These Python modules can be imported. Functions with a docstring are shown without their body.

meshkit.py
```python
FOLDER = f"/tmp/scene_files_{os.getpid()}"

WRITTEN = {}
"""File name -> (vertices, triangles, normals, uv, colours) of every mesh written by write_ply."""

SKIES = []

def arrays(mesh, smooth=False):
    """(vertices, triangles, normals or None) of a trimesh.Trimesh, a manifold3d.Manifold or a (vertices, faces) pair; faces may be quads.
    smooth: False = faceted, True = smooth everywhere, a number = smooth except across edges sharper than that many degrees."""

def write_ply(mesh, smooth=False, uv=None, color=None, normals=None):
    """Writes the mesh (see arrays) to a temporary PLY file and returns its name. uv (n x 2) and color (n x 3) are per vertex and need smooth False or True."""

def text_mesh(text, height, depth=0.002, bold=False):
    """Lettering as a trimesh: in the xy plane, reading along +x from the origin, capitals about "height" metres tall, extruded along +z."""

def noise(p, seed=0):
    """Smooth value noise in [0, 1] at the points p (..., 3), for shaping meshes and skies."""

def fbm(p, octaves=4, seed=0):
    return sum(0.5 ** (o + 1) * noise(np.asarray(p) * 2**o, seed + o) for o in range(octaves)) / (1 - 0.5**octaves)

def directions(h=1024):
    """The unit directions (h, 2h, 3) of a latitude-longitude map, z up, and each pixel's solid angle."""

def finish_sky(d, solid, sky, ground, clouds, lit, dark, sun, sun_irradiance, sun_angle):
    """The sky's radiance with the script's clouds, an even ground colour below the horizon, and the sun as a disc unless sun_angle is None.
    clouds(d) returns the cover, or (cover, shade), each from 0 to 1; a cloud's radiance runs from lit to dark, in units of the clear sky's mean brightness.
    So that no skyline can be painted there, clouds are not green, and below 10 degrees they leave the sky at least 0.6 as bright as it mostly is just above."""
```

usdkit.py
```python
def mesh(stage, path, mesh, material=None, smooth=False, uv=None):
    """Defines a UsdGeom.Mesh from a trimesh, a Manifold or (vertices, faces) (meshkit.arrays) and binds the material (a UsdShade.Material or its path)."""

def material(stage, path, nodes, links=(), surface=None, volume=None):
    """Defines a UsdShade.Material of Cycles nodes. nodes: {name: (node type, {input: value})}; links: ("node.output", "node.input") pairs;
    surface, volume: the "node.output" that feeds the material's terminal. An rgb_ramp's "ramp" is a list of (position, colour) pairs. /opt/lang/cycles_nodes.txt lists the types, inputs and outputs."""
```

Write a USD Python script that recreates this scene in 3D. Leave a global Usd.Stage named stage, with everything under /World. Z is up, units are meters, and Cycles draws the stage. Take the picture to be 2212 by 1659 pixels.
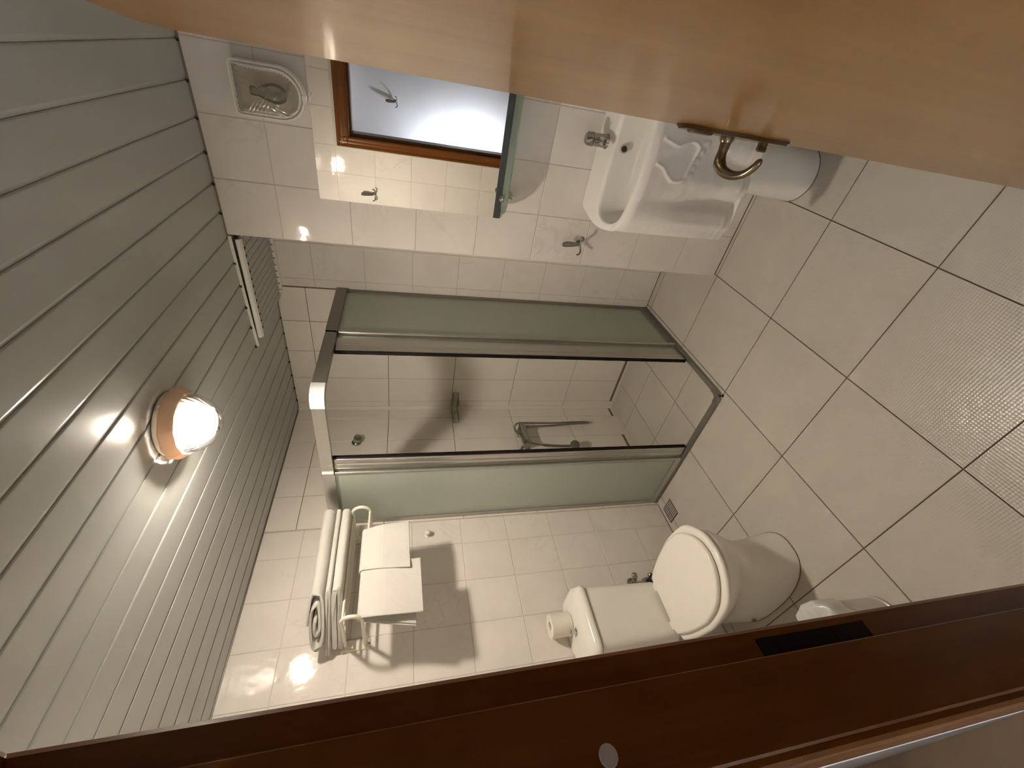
import math
import numpy as np
import trimesh
import manifold3d as m3
import shapely
from shapely.geometry import Polygon, LineString, Point, box as sbox
import usdkit, meshkit
from pxr import Usd, UsdGeom, UsdLux, UsdShade, Gf, Sdf

stage = Usd.Stage.CreateInMemory()
UsdGeom.SetStageUpAxis(stage, UsdGeom.Tokens.z)
UsdGeom.SetStageMetersPerUnit(stage, 1.0)
UsdGeom.Xform.Define(stage, '/World')
UsdGeom.Scope.Define(stage, '/World/Looks')

# ------------------------------------------------------------------ camera, sky, lights, exposure
# the photograph was taken with the phone turned on its side: the picture's left is up in the room
CAM = np.array([0.7232218601690085, -0.9459787688401885, 1.5835102948079385])
RIGHT = np.array([0.16436999, -0.18955882, -0.96801341])
DOWN = np.array([-0.77587054, -0.6308387, -0.00821145])
FWD = np.array([-0.60910377, 0.75240281, -0.25076406])
EXPOSURE = 2.62
BULB = 215.0
cam = UsdGeom.Camera.Define(stage, '/World/Camera')
mx = Gf.Matrix4d(*RIGHT, 0, *(-DOWN), 0, *(-FWD), 0, *CAM, 1)
cam.AddTransformOp().Set(mx)
cam.CreateHorizontalApertureAttr(36.0)
cam.CreateVerticalApertureAttr(27.0)
cam.CreateFocalLengthAttr(36.0 * 907.51 / 2212)
cam.CreateClippingRangeAttr(Gf.Vec2f(0.01, 100.0))
cam.CreateExposureAttr(EXPOSURE)
# faint night-side sky seen by nothing but gaps
dome = UsdLux.DomeLight.Define(stage, '/World/sky')
dome.CreateIntensityAttr(0.02)
dome.CreateColorAttr(Gf.Vec3f(0.75, 0.85, 1.0))
# weak unseen corridor light, out of view, for the wall in the mirror
unseen_light = UsdLux.DiskLight.Define(stage, '/World/corridor_light')
unseen_light.CreateRadiusAttr(0.12)
unseen_light.CreateIntensityAttr(1.2)
unseen_light.CreateColorAttr(Gf.Vec3f(0.95, 0.94, 1.0))
unseen_light.AddTranslateOp().Set(Gf.Vec3d(0.22, -1.75, 2.41))

# ------------------------------------------------------------------ room numbers (metres)
H = 2.26            # ceiling
XQ, YP = -1.357, 1.340   # left wall (towels), back wall
XM, YM = -0.012, 0.881   # boxed-out wall with the mirror: its corner and its face
YD = -0.780         # wall with the door, room side
YH = -0.915         # same wall, corridor side
XR = 1.02           # right side wall
JX = 0.100          # face of the left jamb
rng = np.random.default_rng(7)

# ------------------------------------------------------------------ materials
LOOK = {}


def mat(name, nodes, links, surface='p.BSDF'):
    LOOK[name] = usdkit.material(stage, '/World/Looks/' + name, nodes, links, surface=surface)
    return LOOK[name]


def plain(name, color, rough=0.5, metallic=0.0, **kw):
    return mat(name, {'p': ('principled_bsdf', dict(base_color=color, roughness=rough, metallic=metallic, **kw))}, [])


def tile_mat(name, c1, c2, rough, vein=0.0, vein_col=(0.5, 0.4, 0.3), bump=0.0002, relief=0.0, spec=0.5, wave=0.0):
    n = {'g': ('geometry', {}),
         'oi': ('object_info', {}),
         'off': ('vector_math', dict(math_type='scale', vector1=(3.1, 7.7, 5.3), scale=9.0)),
         'offr': ('vector_math', dict(math_type='multiply')),
         'cx': ('combine_xyz', {}),
         'add': ('vector_math', dict(math_type='add')),
         'nz': ('noise_texture', dict(scale=5.0, detail=4.0, roughness=0.6)),
         'r': ('rgb_ramp', dict(ramp=[(0.3, c2), (0.62, c1)])),
         'p': ('principled_bsdf', dict(roughness=rough, specular_ior_level=spec)),
         'nb': ('noise_texture', dict(scale=14.0, detail=2.0)),
         'b': ('bump', dict(strength=1.0, distance=bump))}
    l = [('oi.random', 'cx.x'), ('oi.random', 'cx.y'), ('oi.random', 'cx.z'), ('cx.vector', 'offr.vector1'), ('off.vector', 'offr.vector2'),
         ('g.position', 'add.vector1'), ('offr.vector', 'add.vector2'), ('add.vector', 'nz.vector'), ('nz.fac', 'r.fac'),
         ('g.position', 'nb.vector')]
    col = 'r.color'
    if vein:
        n['nv'] = ('noise_texture', dict(scale=4.5, detail=5.0, roughness=0.55, distortion=1.2))
        n['ms'] = ('math', dict(math_type='subtract', value2=0.5))
        n['ma'] = ('math', dict(math_type='absolute'))
        n['rv'] = ('rgb_ramp', dict(ramp=[(0.0, (vein, vein, vein)), (0.018, (0, 0, 0))]))
        n['nm'] = ('noise_texture', dict(scale=2.5, detail=1.0))
        n['rm'] = ('rgb_ramp', dict(ramp=[(0.5, (0, 0, 0)), (0.62, (1, 1, 1))]))
        n['mul'] = ('mix', dict(mix_type='multiply', fac=1.0))
        n['mx'] = ('mix', dict(color2=vein_col))
        l += [('add.vector', 'nv.vector'), ('nv.fac', 'ms.value1'), ('ms.value', 'ma.value1'), ('ma.value', 'rv.fac'), ('add.vector', 'nm.vector'), ('nm.fac', 'rm.fac'),
              ('rv.color', 'mul.color1'), ('rm.color', 'mul.color2'), ('mul.color', 'mx.fac'), (col, 'mx.color1')]
        col = 'mx.color'
    l.append((col, 'p.base_color'))
    height = 'nb.fac'
    if relief:
        n['sp'] = ('separate_xyz', {})
        for a in 'xy':
            n['m' + a] = ('math', dict(math_type='multiply', value2=2 * math.pi / 0.0085))
            n['s' + a] = ('math', dict(math_type='sine'))
            l += [('sp.' + a, f'm{a}.value1'), (f'm{a}.value', f's{a}.value1')]
        n['wv'] = ('math', dict(math_type='add'))
        n['b2'] = ('bump', dict(strength=1.0, distance=relief))
        l += [('g.position', 'sp.vector'), ('sx.value', 'wv.value1'), ('sy.value', 'wv.value2'), ('wv.value', 'b2.height'), ('b2.normal', 'b.normal')]
    l += [(height, 'b.height'), ('b.normal', 'p.normal')]
    if wave:
        n['nw'] = ('noise_texture', dict(scale=70.0, detail=2.0))
        n['bw'] = ('bump', dict(strength=1.0, distance=wave))
        l += [('g.position', 'nw.vector'), ('nw.fac', 'bw.height'), ('bw.normal', 'b.normal')]
    return mat(name, n, l)


def wood(name, dark, light, rough, axis='z', scale=1.0, coat=0.0, coat_rough=0.1):
    s = {'z': (38, 38, 1.6), 'x': (1.6, 38, 38)}[axis]
    return mat(name, {'t': ('texture_coordinate', {}),
                      'm': ('mapping', dict(scale=tuple(v * scale for v in s))),
                      'n1': ('noise_texture', dict(scale=1.0, detail=5.0, roughness=0.6, distortion=0.4)),
                      'm2': ('mapping', dict(scale=tuple(v * scale * 0.22 for v in s))),
                      'n2': ('noise_texture', dict(scale=1.0, detail=3.0, distortion=1.0)),
                      'mixn': ('math', dict(math_type='multiply_add', value2=0.5)),
                      'h': ('math', dict(math_type='multiply', value2=0.5)),
                      'r': ('rgb_ramp', dict(ramp=[(0.3, dark), (0.7, light)])),
                      'b': ('bump', dict(strength=0.5, distance=0.0003)),
                      'p': ('principled_bsdf', dict(roughness=rough, coat_weight=coat, coat_roughness=coat_rough, specular_ior_level=0.35))},
               [('t.object', 'm.vector'), ('m.vector', 'n1.vector'), ('t.object', 'm2.vector'), ('m2.vector', 'n2.vector'), ('n2.fac', 'h.value1'),
                ('n1.fac', 'mixn.value1'), ('h.value', 'mixn.value3'), ('mixn.value', 'r.fac'), ('r.color', 'p.base_color'), ('n1.fac', 'b.height'), ('b.normal', 'p.normal')])


def cloth(name, color, scale=900.0, dist=0.0006, low=25.0):
    return mat(name, {'g': ('geometry', {}),
                      'n': ('noise_texture', dict(scale=scale, detail=2.0)),
                      'n2': ('noise_texture', dict(scale=low, detail=3.0)),
                      'b': ('bump', dict(strength=1.0, distance=dist)),
                      'b2': ('bump', dict(strength=0.6, distance=0.004)),
                      'p': ('principled_bsdf', dict(base_color=color, roughness=0.95, sheen_weight=0.25, sheen_roughness=0.5, specular_ior_level=0.1))},
               [('g.position', 'n.vector'), ('g.position', 'n2.vector'), ('n2.fac', 'b2.height'), ('b2.normal', 'b.normal'), ('n.fac', 'b.height'), ('b.normal', 'p.normal')])


tile_mat('glossy_tile', (0.80, 0.755, 0.705), (0.74, 0.695, 0.645), 0.07, vein=0.3, vein_col=(0.56, 0.49, 0.42), bump=0.0012, wave=0.00006)
tile_mat('shower_tile', (0.86, 0.805, 0.735), (0.82, 0.765, 0.70), 0.30, bump=0.0004)
tile_mat('floor_tile', (0.52, 0.485, 0.425), (0.49, 0.455, 0.40), 0.28, bump=0.0006, relief=0.0001)
plain('white_grout', (0.60, 0.55, 0.50), 0.45)
plain('brown_grout', (0.20, 0.16, 0.12), 0.9)
plain('pale_strip', (0.62, 0.56, 0.48), 0.5)
mat('ceiling_board', {'g': ('geometry', {}), 'n': ('noise_texture', dict(scale=6.0, detail=2.0)), 'b': ('bump', dict(strength=0.5, distance=0.0015)),
                      'p': ('principled_bsdf', dict(base_color=(0.40, 0.405, 0.385), roughness=0.27))},
    [('g.position', 'n.vector'), ('n.fac', 'b.height'), ('b.normal', 'p.normal')])
plain('trim_white', (0.82, 0.80, 0.75), 0.35)
plain('dark_gap', (0.03, 0.025, 0.02), 0.9)  # near-black colour stands in for the shade inside gaps and holes
wood('door_wood_sheen', (0.185, 0.074, 0.006), (0.275, 0.120, 0.014), 0.34, 'z', coat=0.3, coat_rough=0.12)  # lighter copy of the frame wood, grazing reflection put into its colour
wood('frame_wood', (0.10, 0.026, 0.002), (0.19, 0.064, 0.006), 0.3, 'z', coat=0.08, coat_rough=0.2)
wood('header_wood', (0.10, 0.026, 0.002), (0.19, 0.064, 0.006), 0.3, 'x', coat=0.08, coat_rough=0.2)
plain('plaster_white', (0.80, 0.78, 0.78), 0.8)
plain('plaster_dimmed', (0.17, 0.135, 0.105), 0.8)  # darkened tone: dim light and weaker bounce are put into the colour
plain('corridor_floor', (0.25, 0.15, 0.08), 0.4)
plain('ceramic', (0.84, 0.815, 0.76), 0.12)
plain('basin_ceramic', (0.85, 0.835, 0.79), 0.12)
plain('seat_plastic', (0.86, 0.83, 0.76), 0.18)
plain('chrome', (0.62, 0.61, 0.60), 0.12, 1.0)
plain('dull_chrome', (0.36, 0.35, 0.33), 0.25, 1.0)
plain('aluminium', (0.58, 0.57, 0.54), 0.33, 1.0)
plain('aluminium_dark_shaded', (0.26, 0.245, 0.22), 0.45, 0.75)  # darker copy; shade of the less lit right rail put into the colour
plain('bronze', (0.23, 0.185, 0.12), 0.25, 1.0)
plain('black_rubber', (0.008, 0.006, 0.007), 0.6, specular_ior_level=0.15)
plain('dark_metal', (0.035, 0.03, 0.035), 0.4, 0.6)
plain('white_plastic', (0.84, 0.82, 0.77), 0.35)
plain('corner_plastic', (0.42, 0.43, 0.41), 0.35)
plain('cream_enamel', (0.80, 0.755, 0.65), 0.3)
plain('mirror_silver', (0.93, 0.93, 0.90), 0.0, 1.0)
plain('channel_dark', (0.045, 0.05, 0.055), 0.45)
plain('glass_edge', (0.20, 0.29, 0.22), 0.2)
plain('paper', (0.84, 0.79, 0.68), 0.95)
plain('cardboard', (0.12, 0.07, 0.04), 0.9)
plain('grate', (0.085, 0.07, 0.075), 0.5)
plain('bin_steel', (0.60, 0.58, 0.54), 0.3, 0.3)
plain('plug_white', (0.62, 0.60, 0.57), 0.6)
cloth('towel_white', (0.62, 0.60, 0.555))
cloth('mat_white', (0.80, 0.765, 0.71), 700.0, 0.0008)
mat('bag_film', {'a': ('diffuse_bsdf', dict(color=(0.86, 0.85, 0.82))), 't': ('translucent_bsdf', dict(color=(0.8, 0.8, 0.78))), 'm': ('mix_closure', dict(fac=0.35)),
                 'gl': ('glossy_bsdf', dict(color=(1, 1, 1), roughness=0.25)), 'm2': ('mix_closure', dict(fac=0.06))},
    [('a.BSDF', 'm.closure1'), ('t.BSDF', 'm.closure2'), ('m.closure', 'm2.closure1'), ('gl.BSDF', 'm2.closure2')], 'm2.closure')


def frosted(name, col, tcol, see, rough):
    mat(name, {'d': ('diffuse_bsdf', dict(color=col)), 't': ('translucent_bsdf', dict(color=tcol)), 'm': ('mix_closure', dict(fac=0.42)),
               'tr': ('transparent_bsdf', dict(color=tuple(0.5 + 0.5 * c for c in tcol))), 'm1': ('mix_closure', dict(fac=see)),
               'fr': ('fresnel', dict(IOR=1.35)), 'gl': ('glossy_bsdf', dict(color=(1, 1, 1), roughness=rough)), 'm2': ('mix_closure', {})},
        [('d.BSDF', 'm.closure1'), ('t.BSDF', 'm.closure2'), ('m.closure', 'm1.closure1'), ('tr.BSDF', 'm1.closure2'), ('fr.fac', 'm2.fac'),
         ('m1.closure', 'm2.closure1'), ('gl.BSDF', 'm2.closure2')], 'm2.closure')


frosted('frosted_glass', (0.88, 0.92, 0.83), (0.92, 0.98, 0.92), 0.46, 0.35)
frosted('shelf_glass', (0.66, 0.74, 0.64), (0.72, 0.82, 0.72), 0.5, 0.1)


def clearish(name, white, glow, rough=0.03, ior=1.5):
    mat(name, {'tr': ('transparent_bsdf', dict(color=(0.97, 0.97, 0.95))), 't': ('translucent_bsdf', dict(color=white)), 'm': ('mix_closure', dict(fac=glow)),
               'fr': ('fresnel', dict(IOR=ior)), 'gl': ('glossy_bsdf', dict(color=(1, 1, 1), roughness=rough)), 'm2': ('mix_closure', {})},
        [('tr.BSDF', 'm.closure1'), ('t.BSDF', 'm.closure2'), ('fr.fac', 'm2.fac'), ('m.closure', 'm2.closure1'), ('gl.BSDF', 'm2.closure2')], 'm2.closure')


clearish('dome_glass', (0.95, 0.94, 0.91), 0.5, 0.05, 1.22)
clearish('clear_glass', (0.55, 0.53, 0.47), 0.30, 0.12)
mat('ring_amber', {'d': ('diffuse_bsdf', dict(color=(0.84, 0.64, 0.48))), 't': ('translucent_bsdf', dict(color=(0.86, 0.64, 0.46))), 'm': ('mix_closure', dict(fac=0.16)),
                   'gl': ('glossy_bsdf', dict(color=(1, 0.9, 0.75), roughness=0.2)), 'm2': ('mix_closure', dict(fac=0.1))},
    [('d.BSDF', 'm.closure1'), ('t.BSDF', 'm.closure2'), ('m.closure', 'm2.closure1'), ('gl.BSDF', 'm2.closure2')], 'm2.closure')
mat('bulb_glow', {'e': ('emission', dict(color=(1.0, 0.89, 0.755), strength=BULB))}, [], 'e.emission')
mat('unseen_cool_globe', {'e': ('emission', dict(color=(0.78, 0.87, 1.0), strength=60.0))}, [], 'e.emission')
mat('unseen_window_glow', {'e': ('emission', dict(color=(0.75, 0.86, 1.0), strength=0.05))}, [], 'e.emission')

# ------------------------------------------------------------------ scene helpers
used = {}


def numbered(parent, name):
    k = used.get((parent, name), 0)
    used[(parent, name)] = k + 1
    return name if k == 0 else f'{name}_{k:03d}'


def tag(prim, label=None, cat=None, group=None, kind=None):
    for k, v in (('label', label), ('category', cat), ('group', group), ('kind', kind)):
        if v:
            prim.SetCustomDataByKey(k, v)
    return prim


def thing(name, label=None, cat=None, group=None, kind=None, loc=(0, 0, 0), rotz=0.0):
    x = UsdGeom.Xform.Define(stage, '/World/' + numbered('/World', name))
    x.AddTranslateOp().Set(Gf.Vec3d(*map(float, loc)))
    x.AddRotateZOp().Set(float(rotz))
    return tag(x.GetPrim(), label, cat, group, kind)


def obj(parent, name, mesh, m, smooth=35, label=None, kind=None):
    base = '/World' if parent is None else str(parent.GetPath())
    if isinstance(mesh, list):
        mesh = join(mesh)
    p = usdkit.mesh(stage, base + '/' + numbered(base, name), mesh, LOOK[m], smooth=smooth).GetPrim()
    return tag(p, label, kind=kind)


# ------------------------------------------------------------------ mesh helpers
def tm(x):
    if hasattr(x, 'to_mesh'):
        a = x.to_mesh()
        return trimesh.Trimesh(a.vert_properties[:, :3], a.tri_verts, process=False)
    return x


def join(ms):
    return trimesh.util.concatenate([tm(m) for m in ms])


def box(x0, x1, y0, y1, z0, z1, c=0.0):
    if not c:
        m = trimesh.creation.box([x1 - x0, y1 - y0, z1 - z0])
        m.apply_translation([(x0 + x1) / 2, (y0 + y1) / 2, (z0 + z1) / 2])
        return m
    pts = []
    for i in range(3):
        lo, hi = np.array([x0, y0, z0]), np.array([x1, y1, z1])
        lo2, hi2 = lo + c, hi - c
        lo2[i], hi2[i] = lo[i], hi[i]
        for a in np.ndindex(2, 2, 2):
            pts.append([(lo2, hi2)[a[k]][k] for k in range(3)])
    return tm(m3.Manifold.hull_points(np.array(pts, float)))


def rbox(x0, x1, y0, y1, z0, z1, r, seg=12):
    s = m3.Manifold.sphere(r, seg)
    return tm(m3.Manifold.batch_hull([s.translate([x, y, z]) for x in (x0 + r, x1 - r) for y in (y0 + r, y1 - r) for z in (z0 + r, z1 - r)]))


def smooth_path(pts, n=8):
    p = np.asarray(pts, float)
    q = np.vstack([2 * p[0] - p[1], p, 2 * p[-1] - p[-2]])
    out = []
    for i in range(1, len(q) - 2):
        for t in np.linspace(0, 1, n, endpoint=False):
            a, b, c, d = q[i - 1:i + 3]
            out.append(0.5 * ((2 * b) + (-a + c) * t + (2 * a - 5 * b + 4 * c - d) * t * t + (-a + 3 * b - 3 * c + d) * t ** 3))
    out.append(p[-1])
    return np.array(out)


def tube(pts, r, sides=12, flat=None, up=None):
    """a capped tube along the points; r a number or one per point; flat (per-point or number) scales the second axis"""
    p = np.asarray(pts, float)
    t = np.gradient(p, axis=0)
    t /= np.linalg.norm(t, axis=1, keepdims=True) + 1e-12
    a = np.array(up if up is not None else ([0, 0, 1.0] if abs(t[0][2]) < 0.9 else [1.0, 0, 0]))
    r = np.broadcast_to(r, (len(p),))
    flat = np.broadcast_to(1.0 if flat is None else flat, (len(p),))
    ang = np.arange(sides) * 2 * np.pi / sides
    rings = []
    for i in range(len(p)):
        a = a - t[i] * (a @ t[i])
        a /= np.linalg.norm(a) + 1e-12
        b = np.cross(t[i], a)
        rings.append(p[i] + r[i] * (np.cos(ang)[:, None] * b + np.sin(ang)[:, None] * a * flat[i]))
    return loft(rings)


def loft(rings, caps=True):
    """closed rings of equal length joined in order, with fan caps"""
    rings = np.asarray(rings, float)
    k, n = rings.shape[:2]
    v = rings.reshape(-1, 3)
    i, j = np.meshgrid(np.arange(k - 1), np.arange(n), indexing='ij')
    a, b, c, d = i * n + j, i * n + (j + 1) % n, (i + 1) * n + (j + 1) % n, (i + 1) * n + j
    f = [np.stack([a, b, c], -1).reshape(-1, 3), np.stack([a, c, d], -1).reshape(-1, 3)]
    if caps:
        v = np.vstack([v, rings[0].mean(0), rings[-1].mean(0)])
        o = np.arange(n)
        f += [np.stack([np.full(n, k * n), (o + 1) % n, o], -1), np.stack([np.full(n, k * n + 1), (k - 1) * n + o, (k - 1) * n + (o + 1) % n], -1)]
    m = trimesh.Trimesh(v, np.vstack(f), process=False)
    if caps and m.volume < 0:
        m.invert()
    return m


def lathe(profile, seg=48, center=(0, 0, 0)):
    """profile of (radius, z), revolved about z"""
    ang = np.arange(seg) * 2 * np.pi / seg
    rings = [np.stack([max(r, 1e-5) * np.cos(ang), max(r, 1e-5) * np.sin(ang), np.full(seg, z)], -1) for r, z in profile]
    m = loft(rings)
    m.apply_translation(center)
    return m


def aim(m, d, origin=(0, 0, 0)):
    """turns a z-up mesh so that z points along d, then moves it"""
    m = m.copy()
    m.apply_transform(trimesh.geometry.align_vectors([0, 0, 1], np.asarray(d, float) / np.linalg.norm(d)))
    m.apply_translation(origin)
    return m


def extrude(poly, h, z0=0.0):
    gs = getattr(poly, 'geoms', [poly])
    m = join([trimesh.creation.extrude_polygon(g, h, engine='earcut') for g in gs])
    m.apply_translation([0, 0, z0])
    return m


def sheet(poly, axis_pts, place):
    """a 2-D outline carried along stations: place(st, xy) gives the 3-D points of the outline at station st"""
    xy = np.array(poly.exterior.coords)[:-1]
    rings = [place(s, xy) for s in axis_pts]
    m = loft(rings, caps=False)
    vs, fs = trimesh.creation.triangulate_polygon(Polygon(xy), engine='earcut')
    idx = np.array([int(np.argmin(((xy - q) ** 2).sum(1))) for q in vs])
    n, k = len(xy), len(rings)
    f = np.vstack([m.faces, idx[fs][:, ::-1], idx[fs] + (k - 1) * n])
    m = trimesh.Trimesh(m.vertices, f, process=False)
    trimesh.repair.fix_normals(m)
    return m


def tile(o, a, b, n, a0, a1, b0, b1, t=0.006, gap=0.0025, c=0.0012):
    o, a, b, n = (np.asarray(x, float) for x in (o, a, b, n))
    g = gap / 2
    a0, a1, b0, b1 = a0 + g, a1 - g, b0 + g, b1 - g
    rings = []
    for h, s in ((0, 0), (t - c, 0), (t, c)):
        rings.append([o + a * x + b * y + n * h for x, y in ((a0 + s, b0 + s), (a1 - s, b0 + s), (a1 - s, b1 - s), (a0 + s, b1 - s))])
    v = np.array(rings).reshape(-1, 3)
    f = []
    for k in (0, 4):
        for j in range(4):
            q = (k + j, k + (j + 1) % 4, k + 4 + (j + 1) % 4, k + 4 + j)
            f += [(q[0], q[1], q[2]), (q[0], q[2], q[3])]
    f += [(8, 9, 10), (8, 10, 11), (0, 2, 1), (0, 3, 2)]
    m = trimesh.Trimesh(v, f, process=False)
    if np.cross(a, b) @ n < 0:
        m.invert()
    return m


def tiles(parent, o, a, b, n, cols, rows, m, skip=None, gap=0.0025, t=0.006, c=0.0012, name='tile', poly=None):
    for i in range(len(cols) - 1):
        for j in range(len(rows) - 1):
            r = (cols[i], cols[i + 1], rows[j], rows[j + 1])
            if skip and skip(*r):
                continue
            if r[1] - r[0] < 0.006 or r[3] - r[2] < 0.006:
                continue
            tt = t + rng.uniform(-0.0003, 0.0003)
            obj(parent, name, tile(o, a, b, n, *r, t=tt, gap=gap, c=c), m, smooth=False)


def grid(lo, hi, edges):
    return [lo] + [e for e in sorted(edges) if lo + 0.006 < e < hi - 0.006] + [hi]


T = 0.006
# ================================================================== THE SETTING
GX, GY, GZ = np.eye(3)
# ---- floor: 43 cm tiles aligned with the door opening, and the sunken shower floor
floor = thing('floor', 'off-white square floor tiles with thin dark joints', kind='structure')
SX, SY = -0.452, 0.425   # outer faces of the shower screen
fl = sbox(XQ - 0.03, YD - 0.02, XR + 0.03, YP + 0.03).difference(sbox(XQ, SY, SX, YP))
obj(floor, 'grout_bed', extrude(fl, 0.02, -0.026), 'brown_grout', False)
obj(floor, 'grout_bed', box(XQ - 0.03, SX, SY, YP + 0.03, -0.075, -0.051), 'brown_grout', False)
obj(floor, 'sill_edge', [box(SX - 0.012, SX, SY - 0.0, YP, -0.06, -0.001), box(XQ, SX, SY, SY + 0.012, -0.06, -0.001)], 'floor_tile', False)
gx = grid(XQ, XR, [-1.29 + 0.43 * k for k in range(8)])
gy = grid(YD, YP, [-0.43 + 0.43 * k for k in range(5)] + [1.29])
shower_poly = sbox(XQ, SY, SX, YP)
for i in range(len(gx) - 1):
    for j in range(len(gy) - 1):
        cell = sbox(gx[i], gy[j], gx[i + 1], gy[j + 1])
        if gx[i] > XM - 0.001 and gy[j] > YM - 0.03 and gy[j + 1] > YM:
            if gx[i] > XM or gx[i + 1] > XM:
                # the strip in front of the boxed-out wall
                cell = cell.intersection(sbox(-9, -9, 9, YM))
        cell = cell.difference(shower_poly)
        if cell.area < 1e-4:
            continue
        for g in getattr(cell, 'geoms', [cell]):
            g2 = g.buffer(-0.0018, join_style=2)
            if g2.is_empty:
                continue
            top = g2.buffer(-0.001, join_style=2)
            obj(floor, 'floor_tile', [extrude(g2, 0.005, -0.006), extrude(top, 0.001 + rng.uniform(-0.0002, 0.0), -0.001)], 'floor_tile', False)
tiles(floor, (0, 0, -0.051), GX, GY, GZ, grid(XQ - 0.003, SX - 0.012, [-1.11, -0.78]), grid(SY + 0.012, YP + 0.003, [0.75, 1.08]), 'floor_tile', gap=0.003, name='shower_floor_tile')

# ---- left wall: glossy tiles near the door, large matt tiles in the shower
wl = thing('wall_left', 'tiled left wall behind the toilet and towel rack', kind='structure')
JQ = 0.414
obj(wl, 'grout_bed', box(XQ - 0.03, XQ - 0.0018, YD - 0.02, JQ, 0, H), 'white_grout', False)
obj(wl, 'grout_bed', box(XQ - 0.03, XQ - T + 0.001, JQ, YP + 0.02, -0.07, H), 'brown_grout', False)
QZ = [0.0, 0.232, 0.490, 0.757, 1.015, 1.270, 1.530, 1.797, 2.070, H]
tiles(wl, (XQ - T, 0, 0), GY, GZ, GX, grid(YD, JQ - 0.003, [0.262 - 0.202 * k for k in range(6)]), QZ, 'glossy_tile')
SZ = [-0.060, 0.378, 0.812, 1.245, 1.678, 2.112, H]
tiles(wl, (XQ - T, 0, 0), GY, GZ, GX, grid(JQ + 0.003, YP, [0.625, 0.832, 1.030, 1.238]), SZ, 'shower_tile', gap=0.003)
obj(wl, 'joint_trim', box(XQ - 0.008, XQ + 0.0015, JQ - 0.003, JQ + 0.002, 0, H), 'pale_strip', False)

# ---- back wall: recess (glossy) and shower (matt)
JP = -0.457
wb = thing('wall_back', 'tiled back wall of the recess and the shower', kind='structure')
obj(wb, 'grout_bed', box(XQ - 0.03, JP, YP + T - 0.001, YP + 0.03, -0.07, H), 'brown_grout', False)
obj(wb, 'grout_bed', box(JP, XR, YP + 0.0018, YP + 0.03, 0, H), 'white_grout', False)
MZ = [0.0, 0.248, 0.506, 0.764, 1.016, 1.280, 1.5365, 1.793, 2.057, H]
tiles(wb, (0, YP + T, 0), GX, GZ, -GY, grid(JP + 0.003, XM + 0.01, [-0.405, -0.205]), MZ, 'glossy_tile')
tiles(wb, (0, YP + T, 0), GX, GZ, -GY, grid(XQ, JP - 0.003, [-1.293, -1.090, -0.882, -0.673]), SZ, 'shower_tile', gap=0.003)
obj(wb, 'joint_trim', box(JP - 0.003, JP + 0.003, YP - 0.001, YP + 0.008, 0, H), 'brown_grout', False)
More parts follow.
